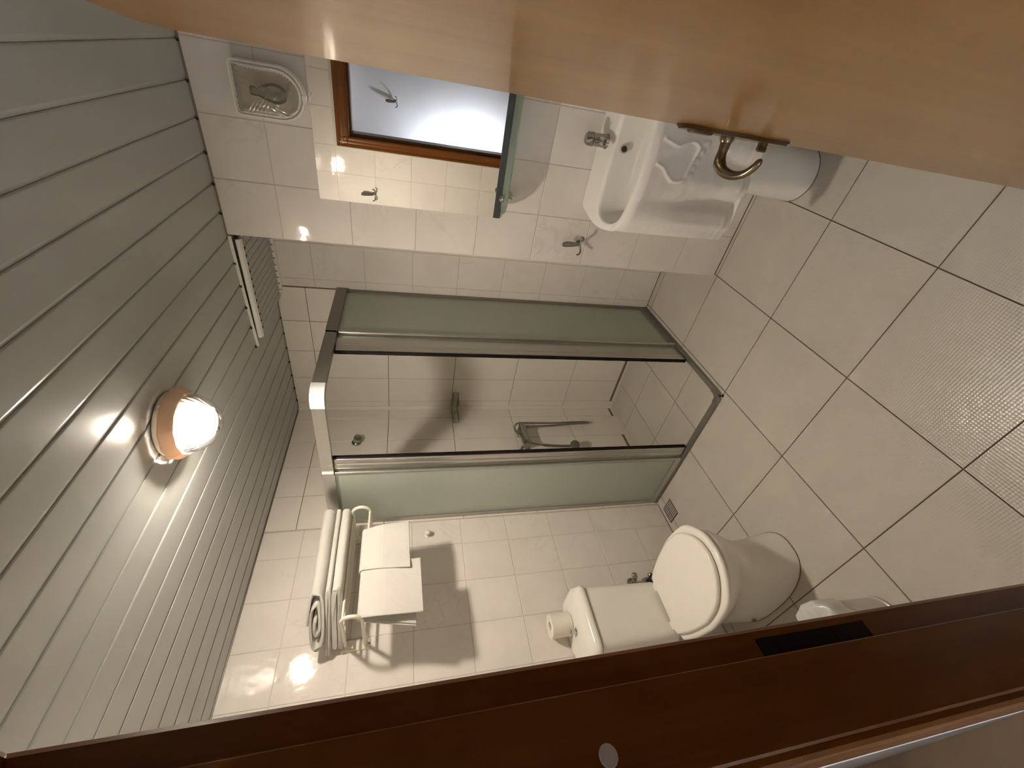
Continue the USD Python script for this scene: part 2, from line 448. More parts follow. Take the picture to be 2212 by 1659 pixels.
# rounded trim in the shower's inner corner
q = [(XQ, YP - 0.016)] + [(XQ + 0.016 - 0.016 * math.cos(a), YP - 0.016 + 0.016 * math.sin(a)) for a in []]
arc = [(XQ + 0.018 * math.sin(a), YP - 0.018 * math.cos(a)) for a in np.linspace(0, math.pi / 2, 7)]
tr = thing('trim_1', 'pale quarter-round strip in the corner of the shower', 'trim', kind='structure')
obj(tr, 'corner_strip', extrude(Polygon([(XQ - 0.002, YP + 0.002)] + [(XQ + 0.020 - 0.006 - (0.014) * math.cos(a) * 0 , 0) for a in []] + [(XQ - 0.002, YP - 0.018), (XQ + 0.003, YP - 0.018), (XQ + 0.006, YP - 0.010), (XQ + 0.010, YP - 0.006), (XQ + 0.018, YP - 0.003), (XQ + 0.018, YP + 0.002)]), H + 0.05, -0.05), 'shower_tile')

# ---- boxed-out wall that carries the mirror and the basin
wr = thing('wall_right', 'glossy marbled tile wall with the mirror and the basin', kind='structure')
obj(wr, 'grout_bed', box(XM + 0.0018, XR + 0.03, YM + 0.0018, YP + 0.005, 0, H), 'white_grout', False)
tiles(wr, (0, YM + T, 0), GX, GZ, -GY, grid(XM, XR, [0.197, 0.402, 0.605, 0.807]), MZ, 'glossy_tile')
tiles(wr, (XM + T, 0, 0), GY, GZ, -GX, [YM + 0.001, YM + 0.1, YM + 0.3, YP], MZ, 'glossy_tile')
# ---- wall on the right behind the open door
ws = thing('wall_side', 'plain tiled side wall behind the opened door', kind='structure')
obj(ws, 'grout_bed', box(XR + T, XR + 0.03, YD - 0.02, YM + 0.02, 0, H), 'white_grout', False)
tiles(ws, (XR + T, 0, 0), GY, GZ, -GX, grid(YD, YM, [YD + 0.2 * k for k in range(1, 9)]), MZ, 'glossy_tile')
# ---- wall with the doorway
OX0, OX1, OZ = 0.060, 0.820, 1.99   # rough opening
wf = thing('wall_front', 'tiled wall with the doorway, seen in the mirror', kind='structure')
wallpoly = sbox(XQ - 0.03, 0, XR + 0.03, 2.42).difference(sbox(OX0, -1, OX1, OZ))
m = extrude(wallpoly, YD - 0.0018 - (YH + 0.003))
m.apply_transform(np.array([[1, 0, 0, 0], [0, 0, -1, YD - 0.0018], [0, 1, 0, 0], [0, 0, 0, 1.0]]))
obj(wf, 'grout_bed', m, 'white_grout', False)
tiles(wf, (0, YD - T, 0), GX, GZ, GY, grid(XQ, OX0 - 0.03, [-0.145 - 0.2 * k for k in range(6)]), MZ, 'glossy_tile')
tiles(wf, (0, YD - T, 0), GX, GZ, GY, grid(OX0 - 0.03, XR, [0.255, 0.455, 0.655, 0.855]), [2.057, H], 'glossy_tile')
tiles(wf, (0, YD - T, 0), GX, GZ, GY, grid(0.86, XR, []), MZ[:-1], 'glossy_tile')
m = extrude(wallpoly, 0.003)
m.apply_transform(np.array([[1, 0, 0, 0], [0, 0, -1, YH + 0.003], [0, 1, 0, 0], [0, 0, 0, 1.0]]))
obj(wf, 'corridor_plaster', m, 'plaster_dimmed', False)

# ---- ceiling: white boards running away from the door, with V-grooves
ce = thing('ceiling', 'white grooved ceiling boards running into the room', kind='structure')
obj(ce, 'backing', box(XQ - 0.03, XR + 0.03, YD - 0.02, YP + 0.03, H + 0.012, H + 0.03), 'dark_gap', False)
BP = 0.1037
x = 0.490 + 6 * BP
edges = [0.490 + BP * k for k in range(-18, 6)]
edges = [XQ] + [e for e in edges if XQ + 0.01 < e < XR - 0.01] + [XR]


def board(x0, x1, y0, y1, z, d=0.0042, w=0.0085, thick=0.012):
    pr = [(x0, z + thick), (x0, z + d), (x0 + w * 0.35, z + d * 0.85), (x0 + w, z + 0.0012), (x0 + w + 0.004, z), (x1 - 0.006, z), (x1 - 0.003, z + 0.0008), (x1 - 0.0008, z + 0.003), (x1, z + thick)]
    rings = [np.array([(px, y, pz) for px, pz in pr]) for y in (y0, y1)]
    return loft(rings)


for i in range(len(edges) - 1):
    x0, x1 = edges[i], edges[i + 1]
    ym = (YM if x0 > XM - 0.02 else YP) - 0.007
    obj(ce, 'ceiling_board', board(x0, x1, YD + 0.004, ym, H), 'ceiling_board', 25)
# thin dark trim where the boards end at the walls
obj(ce, 'edge_trim', [box(XM - 0.0, XR, YM - 0.009, YM, H - 0.004, H + 0.006), box(XQ, -0.49, YP - 0.007, YP, H - 0.003, H + 0.006), box(XQ, XQ + 0.006, YD, YP, H - 0.004, H + 0.004)], 'aluminium_dark_shaded', False)
# dropped panel of narrow boards in the recess, with its edge strips
PZ = H - 0.025
for k in range(14):
    x1 = -0.0195 - 0.0352 * k
    obj(ce, 'narrow_board', board(x1 - 0.0352, x1, 0.936, YP - 0.022, PZ, d=0.0018, w=0.005, thick=0.010), 'ceiling_board', 25)
obj(ce, 'panel_strip', sheet(Polygon([(0.884, H + 0.001), (0.884, H - 0.009), (0.886, H - 0.0105), (0.890, H - 0.0105), (0.892, H - 0.009), (0.892, H + 0.001)]), [-0.555, -0.018],
                               lambda s_, xy: np.stack([np.full(len(xy), s_), xy[:, 0] + 0.018 * (-0.018 - s_) / 0.53, xy[:, 1]], -1)), 'trim_white')
ro = LineString([(0.908, PZ + 0.006), (0.912, PZ - 0.002), (0.922, PZ - 0.006), (0.932, PZ - 0.003), (0.940, PZ + 0.002)]).buffer(0.0045, 5)
obj(ce, 'rounded_strip', sheet(ro, [-0.508, -0.500, -0.046, -0.040], lambda s_, xy: np.stack([np.full(len(xy), s_), xy[:, 0], xy[:, 1]], -1)), 'trim_white')
teeth = []
for k in range(12):
    xx = -0.089 - 0.0351 * k
    teeth.append(extrude(Polygon([(xx + 0.011, 0.940), (xx - 0.011, 0.940), (xx - 0.005, 0.964)]), 0.004, PZ - 0.0035))
obj(ce, 'open_board_end', teeth, 'dark_gap', False, kind='stuff')
obj(ce, 'wall_strip', [box(-0.487, -0.015, YP - 0.024, YP - 0.001, PZ - 0.014, PZ + 0.012, 0.003)], 'trim_white')
obj(ce, 'wall_strip_notch', [box(-0.040 - 0.0352 * k - 0.006, -0.040 - 0.0352 * k, YP - 0.030, YP - 0.022, PZ - 0.010, PZ - 0.001) for k in range(13)], 'ceiling_board', False, kind='stuff')
obj(ce, 'board_end_gap', [box(e - 0.007, e + 0.001, YM - 0.014, YM - 0.006, H - 0.005, H + 0.003) for e in edges if e > XM] + [box(e - 0.006, e + 0.001, YP - 0.011, YP - 0.004, H - 0.005, H + 0.003) for e in edges if e < -0.5]
    + [box(e - 0.007, e + 0.001, 0.886, 0.893, H - 0.004, H + 0.003) for e in edges if -0.55 < e < XM], 'dark_gap', False, kind='stuff')

# ---- corridor outside the door (seen in the mirror and past the jamb)
CY = -2.0
wh = thing('wall_corridor', 'plain white corridor wall opposite the door, seen in the mirror', kind='structure')
obj(wh, 'plaster', box(-1.9, 2.4, CY - 0.05, CY, 0, 2.42), 'plaster_white', False)
obj(wh, 'plaster', box(-1.95, -1.9, CY, YH, 0, 2.42), 'plaster_dimmed', False)
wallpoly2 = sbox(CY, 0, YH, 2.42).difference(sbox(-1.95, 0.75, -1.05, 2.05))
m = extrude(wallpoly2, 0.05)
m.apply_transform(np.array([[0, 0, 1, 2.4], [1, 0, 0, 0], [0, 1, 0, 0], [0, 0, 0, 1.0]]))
obj(wh, 'plaster', m, 'plaster_dimmed', False)
obj(wh, 'plaster', [box(XR + 0.03, 2.4, YH - 0.0, YH + 0.05, 0, 2.42), box(-1.9, XQ - 0.03, YH - 0.0, YH + 0.05, 0, 2.42)], 'plaster_dimmed', False)
w1 = thing('window_1', 'unseen window at the end of the passage, out of view, placed to light the corridor', 'window', kind='structure')
obj(w1, 'window_frame', [box(2.37, 2.43, -1.95, -1.05, 0.75, 0.80), box(2.37, 2.43, -1.95, -1.05, 2.0, 2.05), box(2.37, 2.43, -1.95, -1.90, 0.8, 2.0), box(2.37, 2.43, -1.10, -1.05, 0.8, 2.0)], 'trim_white', False)
obj(w1, 'pane', box(2.40, 2.41, -1.9, -1.1, 0.8, 2.0), 'unseen_window_glow', False)  # faint glow from an unseen source, out of view along the passage
fc = thing('floor_corridor', 'brown corridor floor', kind='structure')
obj(fc, 'boards', [box(-1.95, 2.45, CY - 0.05, YD, -0.05, -0.006)], 'corridor_floor', False)
cc = thing('ceiling_corridor', 'corridor ceiling out of view, coloured dark to cut bounced light', kind='structure')
obj(cc, 'plaster', box(-1.95, 2.45, CY - 0.05, YH + 0.003, 2.42, 2.45), 'plaster_dimmed', False)

cg = thing('corridor_lamp', 'unseen cool globe lamp, out of view, placed to light the corridor wall in the mirror', 'lamp', loc=(-0.22, CY, 0.95))
obj(cg, 'globe', trimesh.creation.icosphere(3, 0.055).apply_translation([0, 0.28, 0]), 'unseen_cool_globe', True)  # out of view, placed to brighten the wall that the mirror shows
shl = [(0.085 * math.cos(a), 0.28 + 0.085 * math.sin(a)) for a in np.linspace(-0.35, math.pi + 0.35, 25)]
obj(cg, 'shade', extrude(LineString(shl).buffer(0.003), 0.24, -0.12), 'trim_white', 40)  # added to keep the globe from lighting the bathroom directly
obj(cg, 'bracket', [tube([(0, 0, -0.03), (0, 0.20, -0.04), (0, 0.28, -0.05)], 0.008, 12), box(-0.03, 0.03, 0.0, 0.008, -0.06, 0.0, 0.002), tube([(0, 0.28, -0.05), (0, 0.365, -0.08)], 0.006, 10)], 'trim_white')
# ---- door frame
fr = thing('trim_2', 'reddish brown wooden door frame around the doorway', 'door frame', kind='structure')
LZ = 1.945                     # underside of the head
# left jamb: rebate near the room, stop, then the wide jamb face
jl = Polygon([(OX0 - 0.005, YD + 0.002), (JX - 0.002, YD + 0.002), (JX, YD), (JX, -0.8075), (JX + 0.003, -0.8085), (JX + 0.015, -0.8085), (JX + 0.016, -0.810), (JX + 0.016, -0.9035), (JX + 0.013, -0.9065), (OX0 - 0.005, -0.9065)])
obj(fr, 'jamb', extrude(jl, LZ + 0.03), 'frame_wood', 25, label='left jamb with strike plate')
JR = 0.782
jr = Polygon([(JR + 0.002, YD + 0.002), (OX1 + 0.005, YD + 0.002), (OX1 + 0.005, -0.9065), (JR - 0.013, -0.9065), (JR - 0.016, -0.9035), (JR - 0.016, -0.826), (JR - 0.015, -0.8245), (JR, -0.8245), (JR, YD)])
obj(fr, 'jamb', extrude(jr, LZ + 0.03), 'frame_wood', 25, label='right jamb where the door is hinged')
obj(fr, 'head', [box(JX, JR, -0.9065, YD + 0.002, LZ + 0.012, LZ + 0.035), box(JX, JR, -0.9065, -0.8245, LZ - 0.003, LZ + 0.014, 0.002)], 'header_wood')


def casing(y0, sgn, inner, outer):
    """moulded casing profile; u across from the opening outward, depth away from the wall face"""
    w = outer - inner
    return Polygon([(inner, 0), (inner, 0.008), (inner + 0.004, 0.013), (inner + 0.010, 0.015), (inner + 0.018, 0.012), (inner + 0.026, 0.011), (inner + 0.032, 0.013),
                    (inner + w * 0.62, 0.014), (inner + w * 0.70, 0.012), (inner + w * 0.78, 0.016), (inner + w * 0.92, 0.018), (outer - 0.002, 0.015), (outer, 0.010), (outer, 0)])


def upright(side, y0, sgn, inner, outer, top):
    p = casing(y0, sgn, inner, outer)
    c = np.array(p.exterior.coords)[:-1]
    pts = [(side[0] + side[1] * u, y0 + sgn * d) for u, d in c]
    pp = Polygon(pts)
    m = extrude(pp, top)
    return m


def lintel(x0, x1, y0, sgn, z0, inner, outer):
    c = np.array(casing(y0, sgn, inner, outer).exterior.coords)[:-1]
    rings = [np.array([(x, y0 + sgn * d, z0 + u) for u, d in c]) for x in (x0, x1)]
    m = sheet(Polygon(c), [x0, x1], lambda s, xy: np.stack([np.full(len(xy), s), y0 + sgn * xy[:, 1], z0 + xy[:, 0]], -1))
    return m


obj(fr, 'casing', upright((JX, -1), YD, 1, 0.0, 0.068, LZ + 0.09), 'frame_wood', 30, label='room-side casing left of the doorway')
obj(fr, 'casing', upright((JR, 1), YD, 1, 0.0, 0.068, LZ + 0.09), 'frame_wood', 30)
obj(fr, 'casing', lintel(JX - 0.066, JR + 0.066, YD, 1, LZ + 0.012, 0.004, 0.084), 'header_wood', 30, label='room-side casing over the doorway')
obj(fr, 'casing', upright((JX + 0.012, -1), -0.9055, -1, 0.0, 0.11, LZ + 0.11), 'frame_wood', 30, label='corridor-side casing left of the doorway')
obj(fr, 'casing', upright((JR - 0.012, 1), -0.9055, -1, 0.0, 0.11, LZ + 0.11), 'frame_wood', 30)
obj(fr, 'casing', lintel(JX - 0.095, JR + 0.095, -0.9055, -1, LZ - 0.003, 0.004, 0.11), 'header_wood', 30)
obj(fr, 'pale_caulk', box(JX - 0.135, JX - 0.095, -0.9235, -0.912, 0, LZ + 0.1, 0.003), 'plaster_white', label='pale painted edge beside the casing')
obj(fr, 'strike_plate', [box(JX - 0.002, JX + 0.0012, -0.8065, -0.782, 0.857, 1.068), box(JX - 0.002, JX + 0.0018, -0.802, -0.787, 0.885, 0.925), box(JX - 0.002, JX + 0.0018, -0.802, -0.787, 0.985, 1.035)], 'black_rubber', False, label='black strike plate')
obj(fr, 'plug', aim(lathe([(0, 0), (0.0105, 0), (0.0115, 0.0012), (0.0105, 0.0022), (0, 0.0025)], 24), (1, 0, 0), (JX + 0.0155, -0.8735, 1.352)), 'plug_white', label='round white plug in the jamb')

# ---- the opened door leaf with its handle
ANG = math.radians(9.0)
HX, HY = 0.7759, -0.770
dr = thing('door_1', 'light brown wooden door leaf standing open, with a bronze lever handle', 'door', kind='structure', loc=(HX, HY, 0), rotz=90 + 9.0)
# local: x along the leaf from the hinge, y towards the camera side (face at y = 0), z up
LL, LT = 0.6606, 1.928
rc = 0.045
prof = [(0.0, 0.006), (LL, 0.006)] + [(LL - rc + rc * math.cos(a), LT - rc + rc * math.sin(a)) for a in np.linspace(0, math.pi / 2, 9)] + [(0.0, LT)]
lp = Polygon(prof)
ins = lp.buffer(-0.0015, join_style=2)
m = []
for p, d0, d1 in ((ins, -0.040, 0.0), (lp, -0.0385, -0.0015)):
    e = extrude(p, d1 - d0)
    e.apply_transform(np.array([[1, 0, 0, 0], [0, 0, -1, d1], [0, 1, 0, 0], [0, 0, 0, 1.0]]))
    m.append(e)
obj(dr, 'leaf', m, 'door_wood_sheen', 25)


def door_plate(y0, y1, cx, z0, z1, w):
    n = 40
    zz = np.linspace(0, 1, n)
    wd = w * (0.74 + 0.26 * np.cos((zz - 0.5) * 2 * np.pi * 1.0) ** 2) * np.clip(np.sin(np.clip(zz, 0.0, 1) * np.pi) * 6.5, 0.12, 1) ** 0.5
    L = [(cx - a, z0 + (z1 - z0) * b) for a, b in zip(wd, zz)]
    Rr = [(cx + a, z0 + (z1 - z0) * b) for a, b in zip(wd, zz)]
    p = Polygon(L + Rr[::-1])
    out = []
    for q, a, b in ((p, y0, y0 + (y1 - y0) * 0.5), (p.buffer(-0.003), y0, y1)):
        e = extrude(q, b - a)
        e.apply_transform(np.array([[1, 0, 0, 0], [0, 0, -1, b], [0, 1, 0, 0], [0, 0, 0, 1.0]]))
        out.append(e)
    return out


PX = 0.628
obj(dr, 'handle_plate', door_plate(0.0, 0.007, PX, 0.880, 1.112, 0.025) + [rbox(PX - 0.010, PX + 0.010, 0.004, 0.011, 1.045, 1.09, 0.0035)], 'bronze', 30, label='long bronze escutcheon plate')
lev = smooth_path([(PX, 0.004, 1.008), (PX, 0.022, 1.008), (PX + 0.001, 0.040, 1.008), (PX - 0.004, 0.054, 1.008), (PX - 0.022, 0.064, 1.008), (PX - 0.050, 0.068, 1.008), (PX - 0.075, 0.064, 1.007), (PX - 0.093, 0.053, 1.006), (PX - 0.104, 0.040, 1.006)], 6)
rr = np.interp(np.linspace(0, 1, len(lev)), [0, 0.10, 0.2, 0.36, 0.5, 0.7, 0.9, 0.97, 1], [0.0105, 0.0095, 0.0085, 0.0115, 0.0095, 0.0068, 0.0062, 0.0056, 0.003])
obj(dr, 'lever', [tube(lev, rr, 16, up=[0, 0, 1.0]), aim(lathe([(0, 0), (0.013, 0), (0.013, 0.006), (0.0105, 0.012), (0, 0.012)], 24), (0, 1, 0), (PX, 0.005, 1.008))], 'bronze', 50, label='curved bronze lever')
obj(dr, 'thumb_turn', [aim(lathe([(0, 0), (0.009, 0), (0.009, 0.006), (0.004, 0.008), (0, 0.008)], 20), (0, 1, 0), (PX, 0.006, 0.928)), rbox(PX - 0.003, PX + 0.003, 0.012, 0.022, 0.917, 0.939, 0.0028)], 'bronze', 40)
obj(dr, 'hinge', [lathe([(0, 0), (0.006, 0), (0.006, 0.09), (0, 0.09)], 12, (-0.004, 0.004, z)) for z in (0.22, 1.62)], 'bronze')

# ================================================================== LAMPS
LX, LY = -0.300, 0.117
cl = thing('ceiling_lamp', 'lit round ceiling lamp with a glass dome and an amber ring', 'lamp', loc=(LX, LY, H))
obj(cl, 'base', lathe([(0, 0), (0.092, 0), (0.097, -0.004), (0.097, -0.016), (0.092, -0.020), (0, -0.020)], 48), 'white_plastic', 40)
ring = []
for k in range(26):
    a0, a1 = 2 * math.pi * k / 26, 2 * math.pi * (k + 1) / 26
    pr = [(0.100, -0.018), (0.1065, -0.020), (0.108, -0.026), (0.102, -0.040), (0.093, -0.053), (0.088, -0.053), (0.088, -0.046), (0.097, -0.024)]
    rings = []
    for j, a in enumerate(np.linspace(a0, a1, 5)):
        s = 1 + 0.022 * math.sin(math.pi * j / 4) * (1 if k % 2 else -0.3)
        rings.append([(r * s * math.cos(a), r * s * math.sin(a), z) for r, z in pr])
    ring.append(loft(rings))
obj(cl, 'ring', ring, 'ring_amber', 40)
for k in range(3):
    a = math.radians(100 + 120 * k)
    obj(cl, 'clip', rbox(-0.006, 0.006, -0.008, 0.008, -0.016, -0.004, 0.003).apply_transform(trimesh.transformations.rotation_matrix(a, [0, 0, 1])).apply_translation([0.098 * math.cos(a), 0.098 * math.sin(a), -0.006]), 'white_plastic')
dp = [(0.0885, -0.048), (0.0885, -0.056), (0.086, -0.070), (0.079, -0.088), (0.068, -0.104), (0.053, -0.119), (0.034, -0.131), (0.014, -0.1375), (0.0, -0.138)]
dp = smooth_path([(r, 0, z) for r, z in dp], 5)
seg = 144
ang = np.arange(seg) * 2 * np.pi / seg
rings = []
for i, (r, _, z) in enumerate(dp):
    rr = np.maximum(r, 1e-5) * (1 + 0.012 * np.cos(36 * ang + 0.35 * i) * min(1, r / 0.03))
    rings.append(np.stack([rr * np.cos(ang), rr * np.sin(ang), np.full(seg, z)], -1))
obj(cl, 'dome', loft(rings, caps=False), 'dome_glass', True)
bn = np.array([-0.776 * 0.40, -0.631 * 0.40, -0.917])      # the bulb sits tilted towards the left wall
obj(cl, 'bulb', aim(lathe([(0.0, 0.016), (0.016, 0.0152), (0.030, 0.0125), (0.042, 0.009), (0.050, 0.002), (0.050, 0.0), (0.0, 0.0)], 40), bn, (0.004, 0.004, -0.094)), 'bulb_glow', True)
obj(cl, 'socket', aim(lathe([(0, -0.001), (0.051, -0.001), (0.046, -0.012), (0.022, -0.024), (0.018, -0.052), (0, -0.052)], 32), bn, (0.004, 0.004, -0.094)), 'white_plastic', 40)

# unlit wall lamp over the mirror
wlx, wlz = 0.497, 1.985
wp = thing('wall_lamp', 'unlit white wall lamp with a ribbed glass lens above the mirror', 'lamp', loc=(wlx, YM, wlz))


def shield(w, top, r, rc=0.018):
    p = Polygon([(-w, 0), (-w, top), (w, top), (w, 0)] + [(w * math.cos(a), -r * math.sin(a)) for a in np.linspace(0, math.pi, 25)][1:-1])
    return p.buffer(-rc).buffer(rc, 6)


def on_wall(poly, d0, d1):
    e = extrude(poly, d1 - d0)
    e.apply_transform(np.array([[1, 0, 0, 0], [0, 0, -1, -d0], [0, 1, 0, 0], [0, 0, 0, 1.0]]))
    return e


so = shield(0.077, 0.135, 0.080)
obj(wp, 'housing', [on_wall(shield(0.070, 0.128, 0.072), 0.0, 0.035)], 'white_plastic', 30)
obj(wp, 'rim', [on_wall(so.difference(so.buffer(-0.0065)), 0.028, 0.062), on_wall(so.buffer(-0.001).difference(so.buffer(-0.0055)), 0.062, 0.0645), box(-0.007, 0.007, -0.066, -0.056, -0.084, -0.072)], 'white_plastic', 30)
si = so.buffer(-0.007)
obj(wp, 'reflector', on_wall(si, 0.033, 0.036), 'pale_strip', 30)
obj(wp, 'bulb', lathe([(0, -0.048), (0.016, -0.044), (0.026, -0.030), (0.029, -0.012), (0.024, 0.012), (0.014, 0.034), (0.013, 0.058), (0, 0.058)], 24, (0.0, -0.066, 0.02)), 'clear_glass', True, label='clear bulb')
# prismatic glass bowl: bulges out inside the rim, with slanting ribs
gs = []
ring0 = np.array(si.exterior.segmentize(0.006).coords)[:-1] if hasattr(si.exterior, 'segmentize') else np.array(si.exterior.coords)[:-1]
cen = np.array([0.0, 0.02])
for t in np.linspace(1, 0.0, 14):
    q = cen + (ring0 - cen) * t
    d = 0.058 + 0.040 * math.sqrt(max(0, 1 - t ** 2.2))
    d = d + 0.0012 * np.sin((q[:, 0] * 0.8 + q[:, 1]) * 2 * np.pi / 0.011) * (t < 0.95)
    gs.append(np.stack([q[:, 0], -d * np.ones(len(q)), q[:, 1]], -1))
obj(wp, 'lens', loft(gs, caps=False), 'clear_glass', True, label='ribbed clear glass lens')

# ================================================================== MIRROR WALL
mi = thing('mirror', 'rectangular frameless mirror on the tiled wall above the basin', 'mirror')
obj(mi, 'glass', tile((0, YM, 0), GX, GZ, -GY, 0.166, 0.866, 1.216, 1.903, t=0.006, gap=0, c=0.0008), 'mirror_silver', False)
obj(mi, 'bottom_channel', box(0.166, 0.866, YM - 0.009, YM - 0.0005, 1.188, 1.217, 0.001), 'channel_dark', False, label='dark strip along the bottom edge')

sh = thing('glass_shelf', 'narrow pale green glass shelf on chrome studs under the mirror', 'shelf')
sp = Polygon([(0.235, YM - 0.014), (0.80, YM - 0.014), (0.80, YM - 0.075), (0.77, YM - 0.112), (0.265, YM - 0.112)] + [(0.247, YM - 0.108), (0.222, YM - 0.095), (0.205, YM - 0.072), (0.205, YM - 0.04), (0.215, YM - 0.02)])
sp = sp.buffer(-0.012).buffer(0.012, 6)
obj(sh, 'glass', extrude(sp, 0.0065, 1.186), 'shelf_glass', 30)
obj(sh, 'edge', extrude(sp.difference(sp.buffer(-0.0012)).intersection(sbox(0, 0, 2, YM - 0.02)).buffer(0.0003), 0.0060, 1.1863), 'glass_edge', 30, label='darker green polished edge')
for xx in (0.262, 0.742):
    obj(sh, 'stud', [tube([(xx, YM, 1.162), (xx, YM - 0.066, 1.164)], [0.016, 0.013], 18), rbox(xx - 0.009, xx + 0.009, YM - 0.075, YM - 0.03, 1.160, 1.186, 0.004),
                     lathe([(0, 0), (0.012, 0), (0.0145, 0.005), (0.013, 0.014), (0.007, 0.019), (0, 0.020)], 24, (xx, YM - 0.062, 1.1925))], 'chrome', 40)

# ---- basin on its half pedestal
BX = 0.515
bs = thing('washbasin', 'white ceramic washbasin with a half pedestal, bath mat hung over its front', 'washbasin')
half = [(0.0, 0.431), (0.075, 0.434), (0.140, 0.446), (0.190, 0.467), (0.226, 0.497), (0.248, 0.535), (0.262, 0.585), (0.276, 0.650), (0.281, 0.720), (0.274, 0.790), (0.262, 0.866), (0.262, YM)]
hp = smooth_path([(a, b, 0) for a, b in half[:-2]], 5)[:, :2].tolist() + [half[-2], half[-1]]
N = 96


def resample(poly, n, start=None):
    ls = LineString(poly.exterior.coords)
    return np.array([ls.interpolate(t, normalized=True).coords[0] for t in np.linspace(0, 1, n, endpoint=False)])


outer = Polygon([(BX - a, b) for a, b in hp] + [(BX + a, b) for a, b in hp[::-1]])
bh = [(0.0, 0.457), (0.075, 0.460), (0.135, 0.472), (0.185, 0.500), (0.218, 0.540), (0.236, 0.590), (0.240, 0.650), (0.226, 0.695), (0.190, 0.714), (0.130, 0.721), (0.06, 0.725), (0.0, 0.726)]
bp_ = smooth_path([(a, b, 0) for a, b in bh], 5)[:, :2]
bowl = Polygon([(BX - a, b) for a, b in bp_] + [(BX + a, b) for a, b in bp_[::-1]])


def polar(poly, c, n=N):
    """the outline sampled by angle about c, so that nested outlines join up"""
    out = []
    for a in np.linspace(0, 2 * np.pi, n, endpoint=False):
        l = LineString([c, (c[0] + math.cos(a + 1e-4), c[1] + math.sin(a + 1e-4))]).intersection(LineString(poly.exterior.coords))
        q = np.vstack([np.array(g.coords) for g in getattr(l, 'geoms', [l])])
        out.append(q[np.argmax(np.hypot(q[:, 0] - c[0], q[:, 1] - c[1]))])
    return np.array(out)


c0 = (BX, 0.60)
ro_, ri_ = polar(outer, c0), polar(bowl, c0)
cc0 = np.array(c0)
ringsB = []


def lay(r, z):
    return np.column_stack([r, np.full(len(r), z)])


# outside, from below up to the rim, then down the bowl
under = np.array([BX, 0.70])
for t, z in ((0.20, 0.60), (0.45, 0.63), (0.72, 0.68), (0.90, 0.735), (0.965, 0.785), (0.985, 0.812), (1.0, 0.822)):
    q = under + (ro_ - under) * t
    q[:, 1] = np.where(ro_[:, 1] > YM - 0.02, ro_[:, 1], q[:, 1])
    ringsB.append(lay(q, z))
ringsB += [lay(ro_ + (cc0 - ro_) * 0.004, 0.828), lay(ro_ + (cc0 - ro_) * 0.018, 0.831), lay(ro_ * 0.4 + ri_ * 0.6, 0.831), lay(ri_ + (ro_ - ri_) * 0.12, 0.831), lay(ri_, 0.828)]
cb = np.array([BX, 0.605])
for t, z in ((0.985, 0.818), (0.965, 0.795), (0.93, 0.765), (0.86, 0.735), (0.72, 0.712), (0.5, 0.700), (0.25, 0.695), (0.09, 0.692)):
    ringsB.append(lay(cb + (ri_ - cb) * t, z))
obj(bs, 'bowl', loft(ringsB, caps=True), 'basin_ceramic', 50)
obj(bs, 'drain', lathe([(0, 0.698), (0.010, 0.698), (0.020, 0.700), (0.022, 0.698), (0.022, 0.694), (0, 0.694)], 24, (cb[0], cb[1], 0)), 'chrome')
nrm = np.array([0, -0.97, 0.25])
obj(bs, 'overflow_ring', aim(trimesh.creation.torus(0.0125, 0.003, 24, 10), nrm, (0.517, 0.7115, 0.790)), 'chrome', True, label='chrome overflow ring')
obj(bs, 'overflow_hole', aim(lathe([(0, 0), (0.0115, 0), (0.0115, 0.0015), (0, 0.0015)], 24), nrm, (0.517, 0.7115, 0.790)), 'dark_gap', False, label='dark overflow hole')
pr = []
for z, r, yb in ((0.0, 0.106, YM), (0.012, 0.106, YM), (0.03, 0.1045, YM), (0.30, 0.098, YM), (0.55, 0.100, YM), (0.66, 0.112, YM)):
    a = np.linspace(0, np.pi, 33)
    xs = np.concatenate([[BX + r], BX + 0.015 + r * np.cos(a), [BX - r + 0.03]]) - 0.0
    ys = np.concatenate([[yb], 0.706 - r * np.sin(a), [yb]])
    pr.append(np.column_stack([xs, ys, np.full(len(xs), z)]))
obj(bs, 'pedestal', loft(pr), 'basin_ceramic', 40)
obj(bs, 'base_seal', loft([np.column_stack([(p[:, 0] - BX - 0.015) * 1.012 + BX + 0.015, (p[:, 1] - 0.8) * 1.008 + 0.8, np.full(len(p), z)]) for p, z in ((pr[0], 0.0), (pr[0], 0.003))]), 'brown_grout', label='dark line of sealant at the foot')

# ---- basin tap
FX, FY = 0.522, 0.795
ft = thing('basin_tap', 'short chrome single-lever tap at the back of the washbasin', 'tap', loc=(FX, FY, 0.829))
obj(ft, 'body', lathe([(0, 0), (0.0265, 0), (0.0265, 0.006), (0.0235, 0.010), (0.0225, 0.055), (0.0245, 0.060), (0.0245, 0.064), (0, 0.064)], 32), 'dull_chrome', 30)
obj(ft, 'spout', [tube(smooth_path([(0.002, -0.010, 0.036), (0.003, -0.040, 0.037), (0.003, -0.066, 0.035)], 6), np.linspace(0.0145, 0.0125, 13), 18), aim(lathe([(0, 0), (0.0115, 0), (0.0125, 0.003), (0.0125, 0.012), (0, 0.012)], 20), (0, -0.5, -0.87), (0.003, -0.066, 0.031))], 'chrome', 40)
obj(ft, 'lever', [lathe([(0, 0.065), (0.0235, 0.065), (0.0245, 0.069), (0.0235, 0.082), (0.017, 0.089), (0, 0.091)], 32), tube(smooth_path([(0, -0.012, 0.084), (-0.002, -0.030, 0.092), (-0.003, -0.044, 0.098)], 6), np.linspace(0.006, 0.0045, 13), 12, flat=0.7)], 'dull_chrome', 40)

